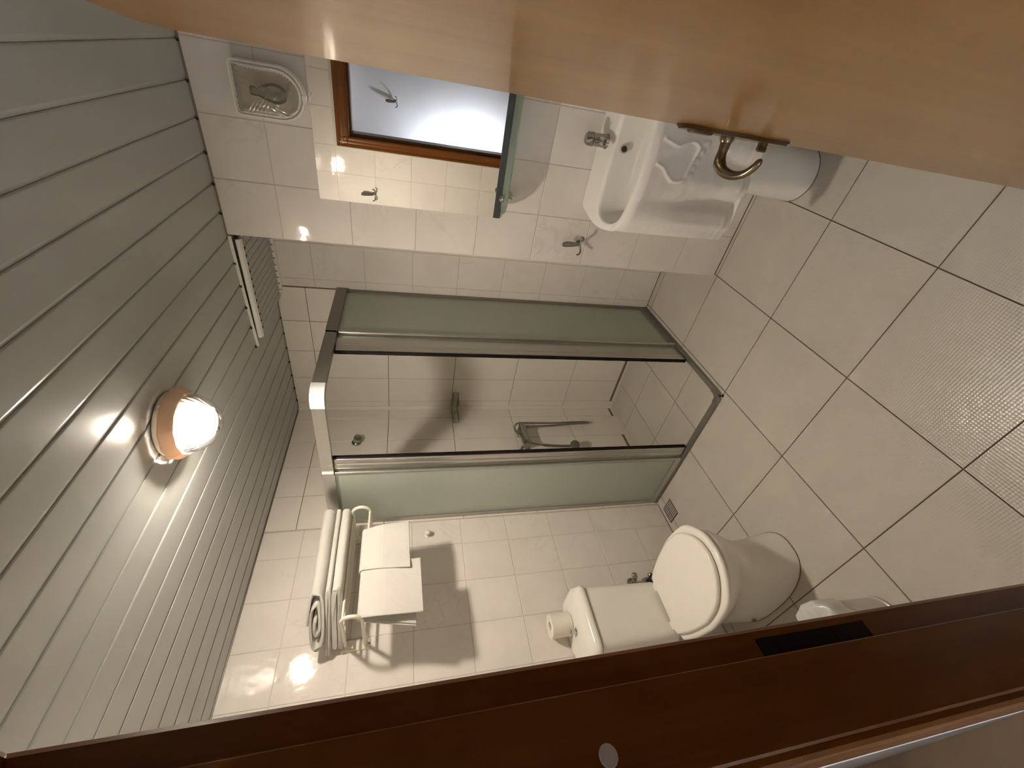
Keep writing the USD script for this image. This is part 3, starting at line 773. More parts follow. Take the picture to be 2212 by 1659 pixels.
# ---- bath mat draped over the basin front
bm = thing('bath_mat', 'white terry bath mat with an embossed foot, hung over the basin front', 'bath mat')
xs = np.linspace(0.283, 0.775, 150)
fo = np.interp(xs, [BX - a for a, b in hp[::-1]][2:], [b for a, b in hp[::-1]][2:])
fo = np.where(xs > BX, np.interp(2 * BX - xs, [BX - a for a, b in hp[::-1]][2:], [b for a, b in hp[::-1]][2:]), fo)
foot = [([(0.600, 0.800), (0.592, 0.770), (0.586, 0.745), (0.594, 0.722), (0.603, 0.705), (0.600, 0.680), (0.588, 0.662)], 0.0045),
        ([(0.528, 0.800), (0.520, 0.775), (0.500, 0.752), (0.487, 0.730), (0.484, 0.705), (0.494, 0.684)], 0.0045),
        ([(0.588, 0.662), (0.560, 0.668), (0.530, 0.676), (0.502, 0.684)], 0.0045)]
toes = [(0.603, 0.640, 0.011), (0.576, 0.646, 0.010), (0.552, 0.651, 0.0095), (0.530, 0.656, 0.009), (0.508, 0.662, 0.009)]
rows = []
top_y = 0.468
uv = []
vs = np.concatenate([np.linspace(0, 0.09, 16), np.linspace(0.095, 0.49, 100)])
for v in vs:
    if v < 0.09:
        t = v / 0.09
        a = t * math.pi / 2
        y = (fo + 0.034) + (-0.010 - 0.034) * t + 0 * xs
        z = np.interp(t, [0, 0.10, 0.2, 0.32, 0.6, 0.78, 0.9, 1.0], [0.806, 0.826, 0.8365, 0.8395, 0.8400, 0.8375, 0.829, 0.816]) + 0 * xs
    else:
        d = v - 0.09
        y = fo - 0.010 + 0 * xs
        z = 0.816 - d + 0 * xs
        k = np.clip(d / 0.3, 0, 1)
        # below the basin the cloth hangs straight; folds deepen towards the hem
        y = y * (1 - k) + (0.455 + 0.30 * np.clip(0.34 - xs, 0, 1)) * k
        y = y + k ** 0.8 * (0.022 * np.exp(-((xs - 0.405 - 0.02 * k) / 0.026) ** 2) - 0.016 * np.exp(-((xs - 0.345) / 0.028) ** 2) - 0.012 * np.exp(-((xs - 0.475) / 0.04) ** 2)
                            + 0.006 * np.sin(xs * 60) * k)
    x = xs + (0.012 * np.clip((v - 0.12) / 0.3, 0, 1)) * (xs < 0.4) * (0.4 - xs) / 0.12 * 1.2
    if v > 0.30:
        x = x + 0.018 * (v - 0.30) * np.clip((0.4 - xs) / 0.12, 0, 1)
    hgt = np.zeros_like(xs)
    for pts, w in foot:
        sp_ = smooth_path([(p[0], p[1], 0) for p in pts], 6)[:, :2]
        dd = np.min(np.hypot(x[:, None] - sp_[None, :, 0], z[:, None] - sp_[None, :, 1]), axis=1)
        hgt = np.maximum(hgt, 0.0075 * np.exp(-(dd / w) ** 2))
    for tx, tz, tr_ in toes:
        dd = np.hypot(x - tx, z - tz)
        hgt = np.maximum(hgt, 0.008 * np.clip(1 - (dd / tr_) ** 4, 0, 1) * (0.6 + 0.4 * np.exp(-((dd - tr_ * 0.7) / 0.003) ** 2)))
    dh = 0.49 - v
    hgt = hgt + 0.002 * np.exp(-((dh - 0.03) / 0.006) ** 2)
    y = y - hgt - 0.005 * np.clip((v - 0.10) / 0.1, 0, 1) * (meshkit.fbm(np.stack([x * 13, z * 9 + x * 4, 0 * z], -1), 3, 4) - 0.5) - 0.0012 * (meshkit.noise(np.stack([x * 60, z * 60, 0 * z], -1)) - 0.5)
    rows.append(np.stack([x, y, z], -1))
rows = np.array(rows)
gu = np.gradient(rows, axis=1)
gv = np.gradient(rows, axis=0)
nn = np.cross(gu, gv)
nn /= np.linalg.norm(nn, axis=2, keepdims=True) + 1e-12
if nn[60, 75, 1] > 0:
    nn = -nn
back = rows - nn * 0.007
prim = obj(bm, 'cloth', loft([np.vstack([rows[i], back[i][::-1]]) for i in range(len(rows))]), 'mat_white', 70)

# ---- robe hooks (one on the mirror wall, one on the door wall, one in the corridor)


def hook_parts(h):
    obj(h, 'back_plate', aim(lathe([(0, 0), (0.013, 0), (0.013, 0.003), (0.009, 0.006), (0, 0.006)], 24), (0, -1, 0)), 'dull_chrome', 30)
    obj(h, 'stem', tube([(0, -0.004, 0), (0, -0.020, 0.002)], [0.007, 0.0065], 14), 'dull_chrome', 40)
    b = smooth_path([(0, -0.018, -0.006), (0, -0.024, 0.012), (0, -0.028, 0.035), (0, -0.032, 0.060), (0, -0.037, 0.082), (0, -0.040, 0.092)], 6)
    w = np.interp(np.linspace(0, 1, len(b)), [0, 0.12, 0.35, 0.65, 0.9, 1], [0.005, 0.007, 0.0105, 0.0135, 0.010, 0.004])
    obj(h, 'upper_prong', tube(b, w, 16, flat=0.35, up=[0, -1, 0.0]), 'dull_chrome', 50)
    for s in (-1, 1):
        b = smooth_path([(0, -0.018, 0.0), (s * 0.016, -0.022, -0.006), (s * 0.028, -0.030, -0.008), (s * 0.038, -0.038, -0.002), (s * 0.042, -0.042, 0.010)], 6)
        obj(h, 'side_prong', tube(b, np.linspace(0.0048, 0.0036, len(b)), 10), 'dull_chrome', 50)


h0 = thing('robe_hook', 'small chrome three-pronged robe hook on the tiles beside the basin', 'hook', loc=(0.093, YM, 0.800))
hook_parts(h0)


def copy(src, label, loc, rotz):
    name = src.GetName()
    x = UsdGeom.Xform.Define(stage, '/World/' + numbered('/World', name))
    p = x.GetPrim()
    p.GetReferences().AddInternalReference(src.GetPath())
    x.ClearXformOpOrder()
    for a in ('xformOp:translate', 'xformOp:rotateZ'):
        pass
    p.GetAttribute('xformOp:translate').Set(Gf.Vec3d(*map(float, loc)))
    p.GetAttribute('xformOp:rotateZ').Set(float(rotz))
    p.CreateAttribute('xformOpOrder', Sdf.ValueTypeNames.TokenArray, False).Set(['xformOp:translate', 'xformOp:rotateZ'])
    p.SetInstanceable(True)
    p.SetCustomDataByKey('label', label)
    return p


copy(h0, 'chrome robe hook on the tiles beside the door frame, seen in the mirror', (-0.262, YD, 1.806), 180)
copy(h0, 'chrome robe hook on the white corridor wall, seen in the mirror', (0.215, CY, 1.665), 180)

# ================================================================== SHOWER
se = thing('shower_screen', 'corner shower screen with frosted green glass panels and aluminium rails', 'shower screen')
rad = 0.045
AX, BY = -0.462, 0.437   # centre line of the rails


def rail_path(x, y, r):
    arc = [(x - r + r * math.cos(a), y + r - r * math.sin(a)) for a in np.linspace(0, math.pi / 2, 9)]
    return LineString([(x, YP)] + arc + [(XQ, y)])


top = rail_path(AX, BY, rad)
cut = sbox(-0.53, 0.36, -0.40, 0.505)
cornerbox = sbox(AX - rad - 0.005, 0.3, 0, BY + rad + 0.005)
obj(se, 'top_rail', [extrude(top.buffer(0.014, cap_style=2).difference(cornerbox).intersection(sbox(-0.6, BY + rad, 0, 2)), 0.052, 1.893), extrude(top.buffer(0.018, cap_style=2).intersection(sbox(-0.6, 0.90, 0, 2)), 0.055, 1.891)], 'aluminium_dark_shaded', 30, label='top rail on the right side')
obj(se, 'top_rail', [extrude(top.buffer(0.014, cap_style=2).difference(cornerbox).intersection(sbox(-2, 0.3, AX - 0.02, 0.6)), 0.052, 1.893), extrude(top.buffer(0.018, cap_style=2).intersection(sbox(-2, 0.3, -0.935, 0.6)), 0.055, 1.891)], 'aluminium', 30, label='top rail on the left side')
obj(se, 'corner_cap', extrude(top.buffer(0.0165, cap_style=2).intersection(sbox(AX - rad - 0.016, 0.3, 0, BY + rad + 0.016)), 0.056, 1.8905), 'corner_plastic', 40, label='white plastic rail corner')
for p in ((AX - 0.002, BY + rad + 0.022), (AX - rad - 0.022, BY - 0.002)):
    obj(se, 'screw', lathe([(0, 0), (0.005, 0), (0.0055, 0.003), (0.003, 0.006), (0, 0.0065)], 16, (*p, 1.9455)), 'chrome', 50)
bot = rail_path(AX, BY, rad * 0.8)
obj(se, 'bottom_rail', extrude(bot.buffer(0.013, cap_style=2), 0.018, 0.0), 'aluminium_dark_shaded', 30, label='low rail along the floor')
obj(se, 'bottom_corner', extrude(bot.buffer(0.0145, cap_style=2).intersection(sbox(AX - 0.05, BY - 0.05, 0, BY + 0.055)), 0.022, 0.0), 'dull_chrome', 30)


def vbar(parent, name, x, y, w, d, z0, z1, m, r=None):
    obj(parent, name, rbox(x - w / 2, x + w / 2, y - d / 2, y + d / 2, z0, z1, r or min(w, d) * 0.45, 10) if r != 0 else box(x - w / 2, x + w / 2, y - d / 2, y + d / 2, z0, z1, 0.001), m, 40)


# right side, along y
fa = obj(se, 'fixed_panel', box(AX - 0.0025, AX + 0.0035, 0.905, 1.315, 0.045, 1.895), 'frosted_glass', False, label='frosted panel against the back wall')
obj(se, 'panel_frame', [box(AX - 0.010, AX + 0.011, 1.312, YP, 0.0, 1.893, 0.002), box(AX - 0.009, AX + 0.010, 0.90, 1.32, 0.016, 0.056, 0.002)], 'aluminium_dark_shaded', 30)
vbar(se, 'end_profile', AX + 0.004, 0.899, 0.020, 0.016, 0.018, 1.893, 'aluminium', 0.007)
obj(se, 'sliding_panel', box(AX - 0.020, AX - 0.015, 0.80, 1.29, 0.03, 1.90), 'frosted_glass', False, label='sliding frosted panel pushed open towards the back wall')
obj(se, 'sliding_stile', [box(AX - 0.022, AX - 0.006, 0.800, 0.885, 0.022, 1.893, 0.002), rbox(AX - 0.024, AX - 0.002, 0.760, 0.804, 0.022, 1.893, 0.009, 12), rbox(AX - 0.022, AX + 0.000, 0.786, 0.810, 0.022, 1.893, 0.008, 10)], 'aluminium', 40)
obj(se, 'seal', box(AX - 0.022, AX - 0.004, 0.752, 0.761, 0.022, 1.893, 0.002), 'black_rubber', 30)
# left side, along x
obj(se, 'fixed_panel', box(-1.335, -0.945, BY - 0.0035, BY + 0.0025, 0.045, 1.895), 'frosted_glass', False, label='frosted panel against the left wall')
obj(se, 'panel_frame', [box(XQ, -1.328, BY - 0.011, BY + 0.010, 0.0, 1.893, 0.002), box(-1.33, -0.94, BY - 0.010, BY + 0.009, 0.016, 0.050, 0.002)], 'aluminium', 30)
vbar(se, 'end_profile', -0.938, BY - 0.004, 0.016, 0.020, 0.018, 1.893, 'aluminium', 0.007)
obj(se, 'sliding_panel', box(-1.31, -0.885, BY + 0.015, BY + 0.020, 0.03, 1.90), 'frosted_glass', False, label='sliding frosted panel pushed open towards the left wall')
obj(se, 'sliding_stile', [box(-0.925, -0.885, BY + 0.004, BY + 0.022, 0.022, 1.893, 0.002), rbox(-0.890, -0.852, BY + 0.000, BY + 0.024, 0.022, 1.893, 0.009, 12), rbox(-0.912, -0.885, BY - 0.002, BY + 0.022, 0.022, 1.893, 0.008, 10)], 'aluminium', 40)
obj(se, 'seal', box(-0.853, -0.844, BY + 0.003, BY + 0.021, 0.022, 1.893, 0.002), 'black_rubber', 30)
obj(se, 'rail_bracket', [box(AX - 0.016, AX + 0.014, 0.885, 0.903, 1.893, 1.9455, 0.002)], 'aluminium', 30)
obj(se, 'rail_bracket', [box(-0.945, -0.925, BY - 0.022, BY + 0.016, 1.8915, 1.9465, 0.002)], 'aluminium', 30)

# fixed shower nozzle, mixer, hand shower, wire basket
nz = thing('shower_nozzle', 'small chrome wall nozzle high on the shower wall', 'shower head', loc=(XQ, 1.020, 1.868))
obj(nz, 'collar', aim(lathe([(0, 0), (0.030, 0), (0.028, 0.006), (0.020, 0.012), (0, 0.012)], 32), (1, 0, 0)), 'dull_chrome', 30)
obj(nz, 'head', aim(lathe([(0, 0), (0.018, 0), (0.020, 0.015), (0.024, 0.022), (0.0245, 0.044), (0.0225, 0.052), (0, 0.054)], 32), (1, -0.22, -0.25), (0.006, 0, 0)), 'dull_chrome', 30)

mx_ = thing('shower_mixer', 'chrome bar mixer tap on the shower wall', 'mixer tap', loc=(XQ, 0, 0))
MZc = 0.772
obj(mx_, 'body', [tube([(0.058, 0.900, MZc), (0.058, 0.925, MZc), (0.058, 0.930, MZc), (0.058, 1.06, MZc), (0.058, 1.066, MZc), (0.058, 1.09, MZc)], [0.023, 0.024, 0.028, 0.028, 0.025, 0.022], 24)], 'dull_chrome', 30)
for yy in (0.918, 1.075):
    obj(mx_, 'wall_union', [aim(lathe([(0, 0), (0.033, 0), (0.031, 0.006), (0.018, 0.018), (0.016, 0.055), (0, 0.055)], 28), (1, 0, 0), (0, yy, MZc))], 'dull_chrome', 30)
obj(mx_, 'lever', [lathe([(0, 0), (0.021, 0), (0.022, 0.020), (0.017, 0.028), (0, 0.030)], 28, (0.058, 1.0, MZc + 0.018)), tube(smooth_path([(0.062, 1.0, MZc + 0.040), (0.10, 0.996, MZc + 0.050), (0.135, 0.99, MZc + 0.052)], 6), np.linspace(0.010, 0.008, 13), 12, flat=0.6)], 'dull_chrome', 40)
obj(mx_, 'spout_outlet', tube([(0.058, 1.075, MZc - 0.015), (0.058, 1.075, MZc - 0.050)], [0.012, 0.011], 16), 'dull_chrome', 30)
obj(mx_, 'holder', [tube(smooth_path([(0.060, 0.945, MZc + 0.015), (0.082, 0.93, MZc + 0.030), (0.086, 0.912, MZc + 0.020)], 6), 0.008, 12)], 'dull_chrome', 40)

hs = thing('hand_shower', 'chrome hand shower hanging down with its looped hose', 'hand shower', loc=(XQ, 0, 0))
hose = smooth_path([(0.058, 1.075, 0.724), (0.054, 1.082, 0.66), (0.042, 1.100, 0.52), (0.034, 1.120, 0.38), (0.026, 1.132, 0.27), (0.022, 1.143, 0.232), (0.020, 1.153, 0.265), (0.022, 1.150, 0.36), (0.024, 1.142, 0.50), (0.028, 1.140, 0.62), (0.036, 1.135, 0.72),
                    (0.060, 1.110, 0.79), (0.085, 1.06, 0.83), (0.105, 1.00, 0.845), (0.105, 0.945, 0.825), (0.085, 0.912, 0.775), (0.066, 0.902, 0.72), (0.056, 0.898, 0.655)], 8)
obj(hs, 'hose', tube(hose, 0.0066, 10), 'dull_chrome', 60)
hb = smooth_path([(0.056, 0.898, 0.66), (0.050, 0.896, 0.60), (0.046, 0.894, 0.53), (0.046, 0.893, 0.47), (0.050, 0.892, 0.445)], 6)
obj(hs, 'handle', tube(hb, np.interp(np.linspace(0, 1, len(hb)), [0, 0.1, 0.5, 1], [0.008, 0.0105, 0.0095, 0.0085]), 14), 'dull_chrome', 50)
obj(hs, 'head', aim(lathe([(0, -0.016), (0.014, -0.014), (0.030, -0.004), (0.034, 0.002), (0.033, 0.008), (0.029, 0.010), (0, 0.010)], 36), (1, -0.35, 0.42), (0.055, 0.890, 0.430)), 'dull_chrome', 30)

ba = thing('corner_basket', 'small wire soap basket in the corner of the shower', 'basket', loc=(XQ, YP, 0))
bz0, bz1 = 1.204, 1.240
R0 = 0.155
arcp = lambda r, z, n=15: [(r * math.sin(a) ** 0.8 * 1.0 if False else r * (1 - (1 - t) ** 1.0) * 0 + 0, 0, z) for a, t in []]


def front(z, n=19, bulge=0.028):
    t = np.linspace(0, 1, n)
    p = np.stack([0.012 + (R0 - 0.012) * t, -(R0 + 0.01) + (R0 - 0.002) * t, np.full(n, z)], -1)
    d = np.array([1, -1, 0]) / math.sqrt(2)
    return p + d * (bulge * np.sin(np.pi * t) ** 0.8)[:, None]


f0, f1 = front(bz0), front(bz1)
cor = np.array([0.010, -0.010])
obj(ba, 'rim', [tube(np.vstack([f1]), 0.0026, 8), tube([(0.010, -0.010, bz1), f1[0]], 0.0026, 8), tube([(0.010, -0.010, bz1), f1[-1]], 0.0026, 8), tube(f0, 0.0022, 8), tube([(0.010, -0.010, bz0), f0[0]], 0.0022, 8), tube([(0.010, -0.010, bz0), f0[-1]], 0.0022, 8)], 'dull_chrome', 60)
obj(ba, 'wires', [tube([f1[i], f0[i], (0.010 + 0.3 * (f0[i][0] - 0.01), -0.010 + 0.3 * (f0[i][1] + 0.01), bz0)], 0.0015, 6) for i in range(19)], 'dull_chrome', 60, kind='stuff')

# floor drain outside the shower
dg = thing('floor_drain', 'square dark drain grate in the floor between shower and toilet', 'drain', loc=(-1.277, 0.309, 0))
obj(dg, 'frame', [extrude(sbox(-0.052, -0.052, 0.052, 0.052).difference(sbox(-0.046, -0.046, 0.046, 0.046)), 0.004, -0.003)], 'grate', False)
obj(dg, 'bars', [box(-0.046, 0.046, -0.046 + 0.0115 * k, -0.040 + 0.0115 * k, -0.003, 0.0004) for k in range(9)], 'grate', False)
obj(dg, 'pan', box(-0.05, 0.05, -0.05, 0.05, -0.0045, -0.003), 'grate', False)

# ================================================================== TOILET
TY = -0.270
to = thing('toilet', 'white ceramic toilet with closed lid and square cistern against the left wall', 'toilet', loc=(XQ, TY, 0))


def sup(cx, a, b, z, pw=2.3, n=64, back=None, front=None):
    t = np.linspace(0, 2 * np.pi, n, endpoint=False)
    c, s = np.cos(t), np.sin(t)
    x = cx + a * np.sign(c) * np.abs(c) ** (2 / pw)
    y = b * np.sign(s) * np.abs(s) ** (2 / pw)
    if back is not None:
        x = np.maximum(x, back)
    return np.stack([x, y, np.full(n, z)], -1)


# local x = distance from the wall
foot_r = [sup(0.395, 0.278, 0.136, 0.0, 2.5), sup(0.395, 0.278, 0.136, 0.012, 2.5), sup(0.393, 0.275, 0.134, 0.03, 2.5), sup(0.388, 0.266, 0.126, 0.12, 2.4), sup(0.388, 0.264, 0.126, 0.20, 2.4), sup(0.394, 0.270, 0.138, 0.26, 2.3), sup(0.415, 0.283, 0.160, 0.31, 2.2),
          sup(0.430, 0.283, 0.176, 0.345, 2.2), sup(0.433, 0.284, 0.181, 0.372, 2.2), sup(0.433, 0.282, 0.180, 0.382, 2.2), sup(0.433, 0.276, 0.174, 0.386, 2.2)]
obj(to, 'bowl', loft(foot_r), 'ceramic', 50)
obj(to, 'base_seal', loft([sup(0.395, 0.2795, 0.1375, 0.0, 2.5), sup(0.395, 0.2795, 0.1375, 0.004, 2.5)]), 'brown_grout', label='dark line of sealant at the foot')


def dshape(front, hw, back_hw, back, n=72):
    """seat outline: straight back, straight-ish sides widening, round front (x from wall, y)"""
    half = [(back, back_hw), (back + 0.08, back_hw + (hw - back_hw) * 0.55), (back + 0.17, hw * 0.97), (back + 0.245, hw), (front - 0.115, hw * 0.90), (front - 0.05, hw * 0.64), (front - 0.013, hw * 0.33), (front, 0.0)]
    s = smooth_path([(a, b, 0) for a, b in half], 6)[:, :2]
    p = Polygon([(a, b) for a, b in s] + [(a, -b) for a, b in s[::-1][1:]])
    return p.buffer(-0.012).buffer(0.012, 6)


def puffy(poly, z0, z1, r):
    """slab with a rounded edge"""
    out = polar(poly, (0.44, 0.0), 96)
    c = np.array([0.44, 0.0])
    rg = []
    for a in np.linspace(-math.pi / 2, math.pi / 2, 9):
        off = r * (1 - math.cos(a))
        d = c - out
        d = d / np.linalg.norm(d, axis=1, keepdims=True)
        z = (z0 + z1) / 2 + (z1 - z0) / 2 * math.sin(a)
        rg.append(lay(out + d * off, z))
    rg.append(lay(c + (rg[-1][:, :2] - c) * 0.6, z1 + 0.001))
    return loft(rg)


obj(to, 'seat', puffy(dshape(0.722, 0.193, 0.150, 0.235), 0.387, 0.408, 0.011), 'seat_plastic', 60)
obj(to, 'lid', puffy(dshape(0.694, 0.172, 0.126, 0.243), 0.4085, 0.429, 0.010), 'seat_plastic', 60)
for s in (-1, 1):
    obj(to, 'hinge', rbox(0.222, 0.250, s * 0.085 - 0.020, s * 0.085 + 0.020, 0.392, 0.425, 0.008), 'seat_plastic', 50)


def tank_plan(f, wf, wb, r):
    p = Polygon([(0.006, -wb), (0.05, -wb), (f * 0.6, -wb * 0.97), (f, -wf), (f, wf), (f * 0.6, wb * 0.97), (0.05, wb), (0.006, wb)])
    return p.buffer(-r).buffer(r, 8)


def tank_rings(spec):
    rg = []
    for f, wf, wb, r, z in spec:
        rg.append(lay(polar(tank_plan(f, wf, wb, r), (0.10, 0), 80), z))
    return loft(rg)


obj(to, 'cistern', tank_rings([(0.205, 0.100, 0.150, 0.035, 0.372), (0.222, 0.110, 0.152, 0.035, 0.385), (0.226, 0.116, 0.158, 0.035, 0.42), (0.228, 0.127, 0.168, 0.035, 0.762), (0.224, 0.123, 0.164, 0.032, 0.766)]), 'ceramic', 50)
obj(to, 'cistern_lid', tank_rings([(0.226, 0.125, 0.166, 0.034, 0.7685), (0.236, 0.135, 0.174, 0.038, 0.772), (0.237, 0.136, 0.175, 0.038, 0.786), (0.228, 0.131, 0.170, 0.038, 0.802), (0.205, 0.115, 0.154, 0.036, 0.814), (0.165, 0.09, 0.135, 0.03, 0.821), (0.10, 0.05, 0.07, 0.02, 0.824)]), 'ceramic', 60)
obj(to, 'joint_shadow', extrude(tank_plan(0.2245, 0.1265, 0.1765, 0.032), 0.004, 0.7655), 'brown_grout', False)  # brown slab painted as the shade in the lid joint
obj(to, 'flush_knob', lathe([(0, 0.822), (0.016, 0.822), (0.017, 0.826), (0.012, 0.828), (0.0095, 0.832), (0.0095, 0.845), (0.011, 0.848), (0.010, 0.852), (0, 0.853)], 28, (0.118, -0.012, -0.002)), 'chrome', 30)
for s in (-1, 1):
    obj(to, 'bolt_cap', aim(lathe([(0, 0), (0.009, 0), (0.008, 0.006), (0, 0.008)], 16), (0, s, 0.2), (0.30, s * 0.134, 0.06)), 'brown_grout', 40)

rl = thing('toilet_roll', 'white toilet paper roll standing on the cistern lid', 'toilet paper', loc=(-1.292, -0.228, 0.8245))
rp = [(0.019, 0.0), (0.049, 0.0), (0.0505, 0.003), (0.0505, 0.094), (0.049, 0.097), (0.021, 0.0975), (0.019, 0.096)]
rgs = []
seg = 48
ang = np.arange(seg) * 2 * np.pi / seg
for r, z in rp + [rp[0]]:
    rgs.append(np.stack([r * np.cos(ang), r * np.sin(ang), np.full(seg, z)], -1))
obj(rl, 'paper', loft(rgs, caps=False), 'paper', 40)
obj(rl, 'core', lathe([(0, 0.004), (0.0192, 0.004), (0.0192, 0.088), (0, 0.088)], 24), 'cardboard', False, label='dark cardboard core')  # solid core; its dark colour stands for the shaded hole
aa = np.linspace(-1.35, -0.25, 12)
obj(rl, 'loose_sheet', loft([[(rr_ * math.cos(a), rr_ * math.sin(a), z) for rr_, z in ((0.0506, 0.002), (0.0506, 0.096), (0.0518, 0.096), (0.0518, 0.002))] for a in aa]), 'paper', 30)

va = thing('stop_valve', 'chrome angle stop valve on the tiles beside the cistern', 'valve', loc=(XQ, -0.052, 0.395))
obj(va, 'rosette', aim(lathe([(0, 0), (0.027, 0), (0.024, 0.007), (0.012, 0.012), (0, 0.012)], 28), (1, 0, 0)), 'dull_chrome', 30)
obj(va, 'body', [tube([(0.008, 0, 0), (0.050, 0, 0)], 0.011, 16), tube([(0.038, 0, 0), (0.038, -0.050, 0.012)], 0.0085, 14)], 'dull_chrome', 40)
obj(va, 'handle', aim(lathe([(0, 0), (0.013, 0), (0.0155, 0.004), (0.0155, 0.016), (0.012, 0.021), (0, 0.022)], 20), (1, 0.55, 0), (0.045, 0.008, 0)), 'chrome', 30)
wq = thing('waste_pipe', 'grey rubber waste connector on the wall behind the toilet bowl', 'pipe', loc=(XQ, -0.062, 0.285))
obj(wq, 'sleeve', aim(lathe([(0, 0), (0.027, 0), (0.027, 0.03), (0.024, 0.05), (0.020, 0.055), (0, 0.055)], 28), (1, 0, 0)), 'dark_metal', 30)
obj(wq, 'cap', aim(lathe([(0, 0), (0.012, 0), (0.012, 0.010), (0.008, 0.014), (0, 0.015)], 20), (0.3, 1, 0), (0.030, 0.024, 0.005)), 'dull_chrome', 40)

# ---- pedal bin with a bag
bi = thing('waste_bin', 'small round steel waste bin with a white bag beside the door frame', 'waste bin', loc=(-0.572, -0.622, 0))
obj(bi, 'body', lathe([(0, 0.0), (0.080, 0.0), (0.083, 0.004), (0.083, 0.012), (0.079, 0.014), (0.088, 0.245), (0.089, 0.247), (0.085, 0.246), (0.077, 0.02), (0, 0.02)], 56), 'bin_steel', 30)
bgr = []
seg = 96
ang = np.arange(seg) * 2 * np.pi / seg
for i, (r, z, wv) in enumerate([(0.094, 0.165, 0.004), (0.0935, 0.20, 0.003), (0.0945, 0.235, 0.002), (0.0945, 0.252, 0.002), (0.090, 0.260, 0.003), (0.080, 0.262, 0.005), (0.060, 0.258, 0.008), (0.04, 0.250, 0.008), (0.018, 0.243, 0.004), (0.0005, 0.240, 0.0)]):
    nzv = meshkit.noise(np.stack([np.cos(ang) * 4 + i * 0.5, np.sin(ang) * 4, np.full(seg, i * 0.35)], -1)) - 0.5
    rr = r + wv * np.sin(ang * 11 + i * 0.6) * 0.6 + nzv * 0.006 * (r > 0.01)
    bgr.append(np.stack([rr * np.cos(ang), rr * np.sin(ang), z + nzv * 0.018 * (i > 3) + (i == 0) * 0.02 * np.sin(ang * 3)], -1))
obj(bi, 'bag', loft(bgr, caps=False), 'bag_film', 60, label='crumpled white bag pulled over the rim')

# ================================================================== TOWELS ON THE RACK
ZU, ZL, XE = 1.812, 1.733, -1.075   # upper and lower rails, and how far the arms reach
rk = thing('towel_rack', 'cream enamel towel rack with looped arms on the left wall', 'towel rack')
for yy in (-0.170, 0.330):
    obj(rk, 'wall_plate', rbox(XQ - 0.001, XQ + 0.008, yy - 0.022, yy + 0.022, ZL - 0.020, ZU + 0.020, 0.004), 'cream_enamel', 40)
    rl_ = 0.026
    zc = (ZU + ZL) / 2
    hh = (ZU - ZL) / 2
    pts = [(XQ + 0.004, yy, ZU)] + [(x_, yy, ZU) for x_ in np.linspace(XQ + 0.03, XE - hh, 5)] + [(XE - hh + hh * math.sin(a), yy, zc + hh * math.cos(a)) for a in np.linspace(0.2, math.pi - 0.2, 12)] + [(x_, yy, ZL) for x_ in np.linspace(XE - hh, XQ + 0.03, 5)] + [(XQ + 0.004, yy, ZL)]
    obj(rk, 'arm', tube(np.array(pts), 0.0078, 14, up=[0, 1.0, 0]), 'cream_enamel', 60)
for xx, zz in ((-1.305, ZU), (-1.250, ZU), (-1.195, ZU), (-1.145, ZU), (-1.105, ZL), (-1.25, ZL)):
    obj(rk, 'rail', tube([(xx, -0.17, zz), (xx, 0.33, zz)], 0.0055, 12), 'cream_enamel', 60)
for yy in (-0.170, 0.330):
    for z in (ZL - 0.016, ZU + 0.016):
        obj(rk, 'screw', aim(lathe([(0, 0), (0.005, 0), (0.004, 0.003), (0, 0.004)], 12), (1, 0, 0), (XQ + 0.007, yy, z)), 'dull_chrome', 40)


def roll_profile(xc, zc, a, b, turns, th, start=0.6):
    t = np.linspace(start, turns * 2 * math.pi, int(40 * turns))
    rho = (t / t[-1]) ** 0.75
    c, s = np.cos(t), np.sin(t)
    x = xc + a * rho * np.sign(c) * np.abs(c) ** 0.62
    z = zc + b * rho * np.sign(s) * np.abs(s) ** 0.9
    pl = LineString(np.stack([x, z], -1)).buffer(th / 2, 3)
    return Polygon(pl.exterior)


def fold_profile(pts, th):
    return Polygon(LineString(smooth_path([(p[0], p[1], 0) for p in pts], 6)[:, :2]).buffer(th / 2, 4).exterior)


def towel(name_label, poly, y0, y1, skew, wob, seed, ztilt=0.0, xsh=0.0):
    p = thing('folded_towel', name_label, 'towel', 'folded bath towels on the rack')
    st = np.linspace(0, 1, 26)

    def place(s, xy):
        d = (xy[:, 0] + 1.10)                # 0 at the front edge, negative towards the wall
        ya = y0 + skew * np.clip(-d, 0, 0.3)
        y = ya + (y1 - ya) * s
        nz_ = meshkit.noise(np.stack([xy[:, 0] * 14, y * 9, xy[:, 1] * 18 + seed], -1)) - 0.5
        x = xy[:, 0] + wob * nz_ + xsh * (1 - s)
        z = xy[:, 1] + wob * 0.7 * nz_ + ztilt * (s - 0.5) 
        return np.stack([x, y + 0.006 * nz_, z], -1)
    obj(p, 'cloth', sheet(poly, st, place), 'towel_white', 60)
    return p


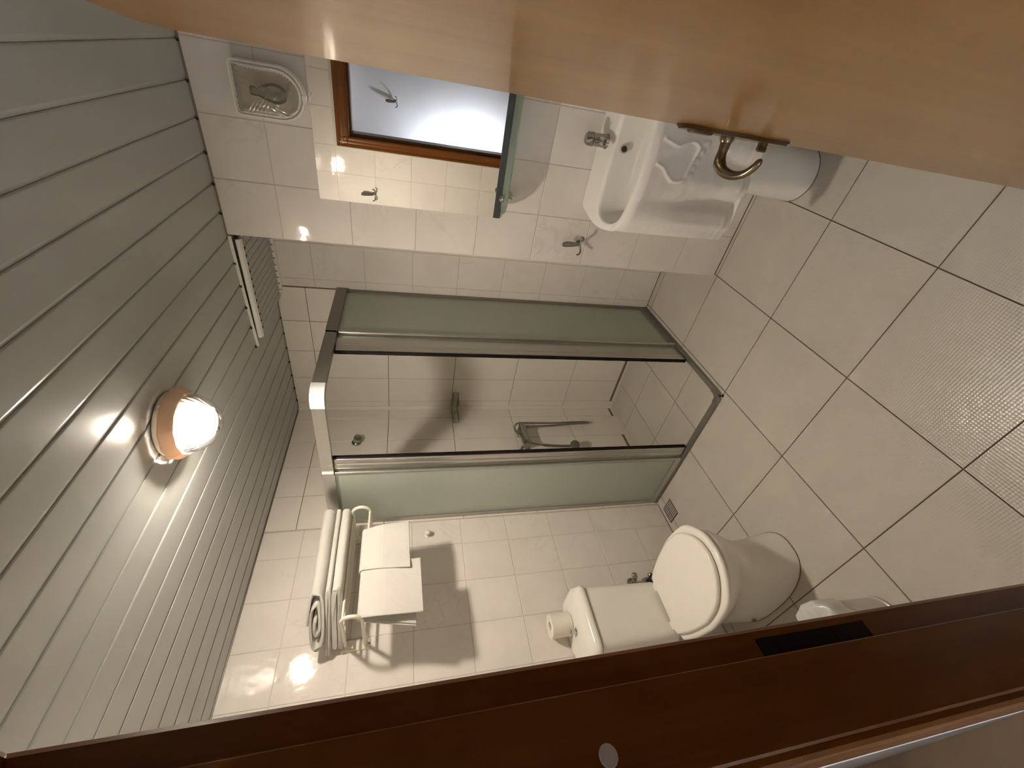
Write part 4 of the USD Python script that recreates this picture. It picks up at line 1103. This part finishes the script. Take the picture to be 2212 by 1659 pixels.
ZB = ZU + 0.0062
towel('bottom one of the three folded white towels, resting on the rack rails',
      fold_profile([(-1.31, ZB + 0.010), (-1.20, ZB + 0.010), (-1.115, ZB + 0.0105), (-1.097, ZB + 0.021), (-1.115, ZB + 0.0325), (-1.20, ZB + 0.033), (-1.31, ZB + 0.033)], 0.0195), -0.052, 0.335, -0.62, 0.006, 3.0)
towel('middle one of the three folded white towels, the thinnest',
      fold_profile([(-1.325, ZB + 0.052), (-1.2, ZB + 0.0505), (-1.118, ZB + 0.051), (-1.108, ZB + 0.0565), (-1.118, ZB + 0.062), (-1.20, ZB + 0.062), (-1.325, ZB + 0.062)], 0.0100), -0.045, 0.345, -0.70, 0.003, 9.0)
towel('top one of the three folded white towels, rolled in on itself',
      roll_profile(-1.205, ZB + 0.100, 0.104, 0.031, 2.25, 0.0105, 0.5), -0.040, 0.350, -0.85, 0.006, 17.0)


def hanging(label, y0, y1, zf, zb, xo, seed, flare, layers):
    p = thing('hanging_towel', label, 'towel', 'hand towels hung from the rack')
    rr_ = 0.0105
    xc, zc = -1.105, ZL
    for k in range(layers):
        r = rr_ + xo + 0.0066 * k
        a = np.linspace(0, math.pi, 9)
        front_ = [(xc + r + 0.012 * min(1, t * 3), zc - (zc - zf + 0.012 * k) * t) for t in np.linspace(1, 0.02, 12)]
        arc_ = [(xc + r * math.cos(q_), zc + r * math.sin(q_)) for q_ in a]
        back_ = [(xc - r - 0.006 * t, zc - (zc - zb) * t) for t in np.linspace(0.02, 1, 10)]
        pl = LineString(front_ + arc_ + back_).buffer(0.0031, 3)
        poly = Polygon(pl.exterior)

        def place(s, xy):
            dn = np.clip((zc - xy[:, 1]) / 0.2, 0, 1)
            bk = xy[:, 0] < xc
            ya = y0 - 0.006 * k - (flare * dn) - 0.030 * dn * bk
            yb = y1 + 0.004 * k + (flare * 1.2 * dn)
            y = ya + (yb - ya) * s
            nz_ = meshkit.noise(np.stack([y * 16 + seed, xy[:, 1] * 9, 0 * y + k * 0.3], -1)) - 0.5
            return np.stack([xy[:, 0] + 0.012 * nz_ * dn, y, xy[:, 1] + 0.006 * (s - 0.5) * dn], -1)
        obj(p, 'cloth' if k == 0 else 'inner_fold', sheet(poly, np.linspace(0, 1, 24), place), 'towel_white', 60)
    return p


hanging('white hand towel hung on the rack, the far one next to the shower', 0.018, 0.215, 1.552, 1.556, 0.014, 2.0, 0.016, 1)
hanging('white hand towel hung on the rack, the near one reaching lower', -0.168, 0.030, 1.514, 1.530, 0.0, 5.0, 0.010, 2)

kb = thing('towel_hook', 'small white knob hook on the tiles under the towel rack', 'hook', loc=(XQ, 0.325, 1.452))
obj(kb, 'base', aim(lathe([(0, 0), (0.014, 0), (0.013, 0.004), (0.007, 0.007), (0, 0.007)], 24), (1, 0, 0)), 'white_plastic', 30)
obj(kb, 'knob', aim(lathe([(0, 0.004), (0.006, 0.004), (0.007, 0.016), (0.013, 0.021), (0.0155, 0.028), (0.0145, 0.034), (0.009, 0.038), (0, 0.039)], 28), (1, 0, 0)), 'white_plastic', 50)
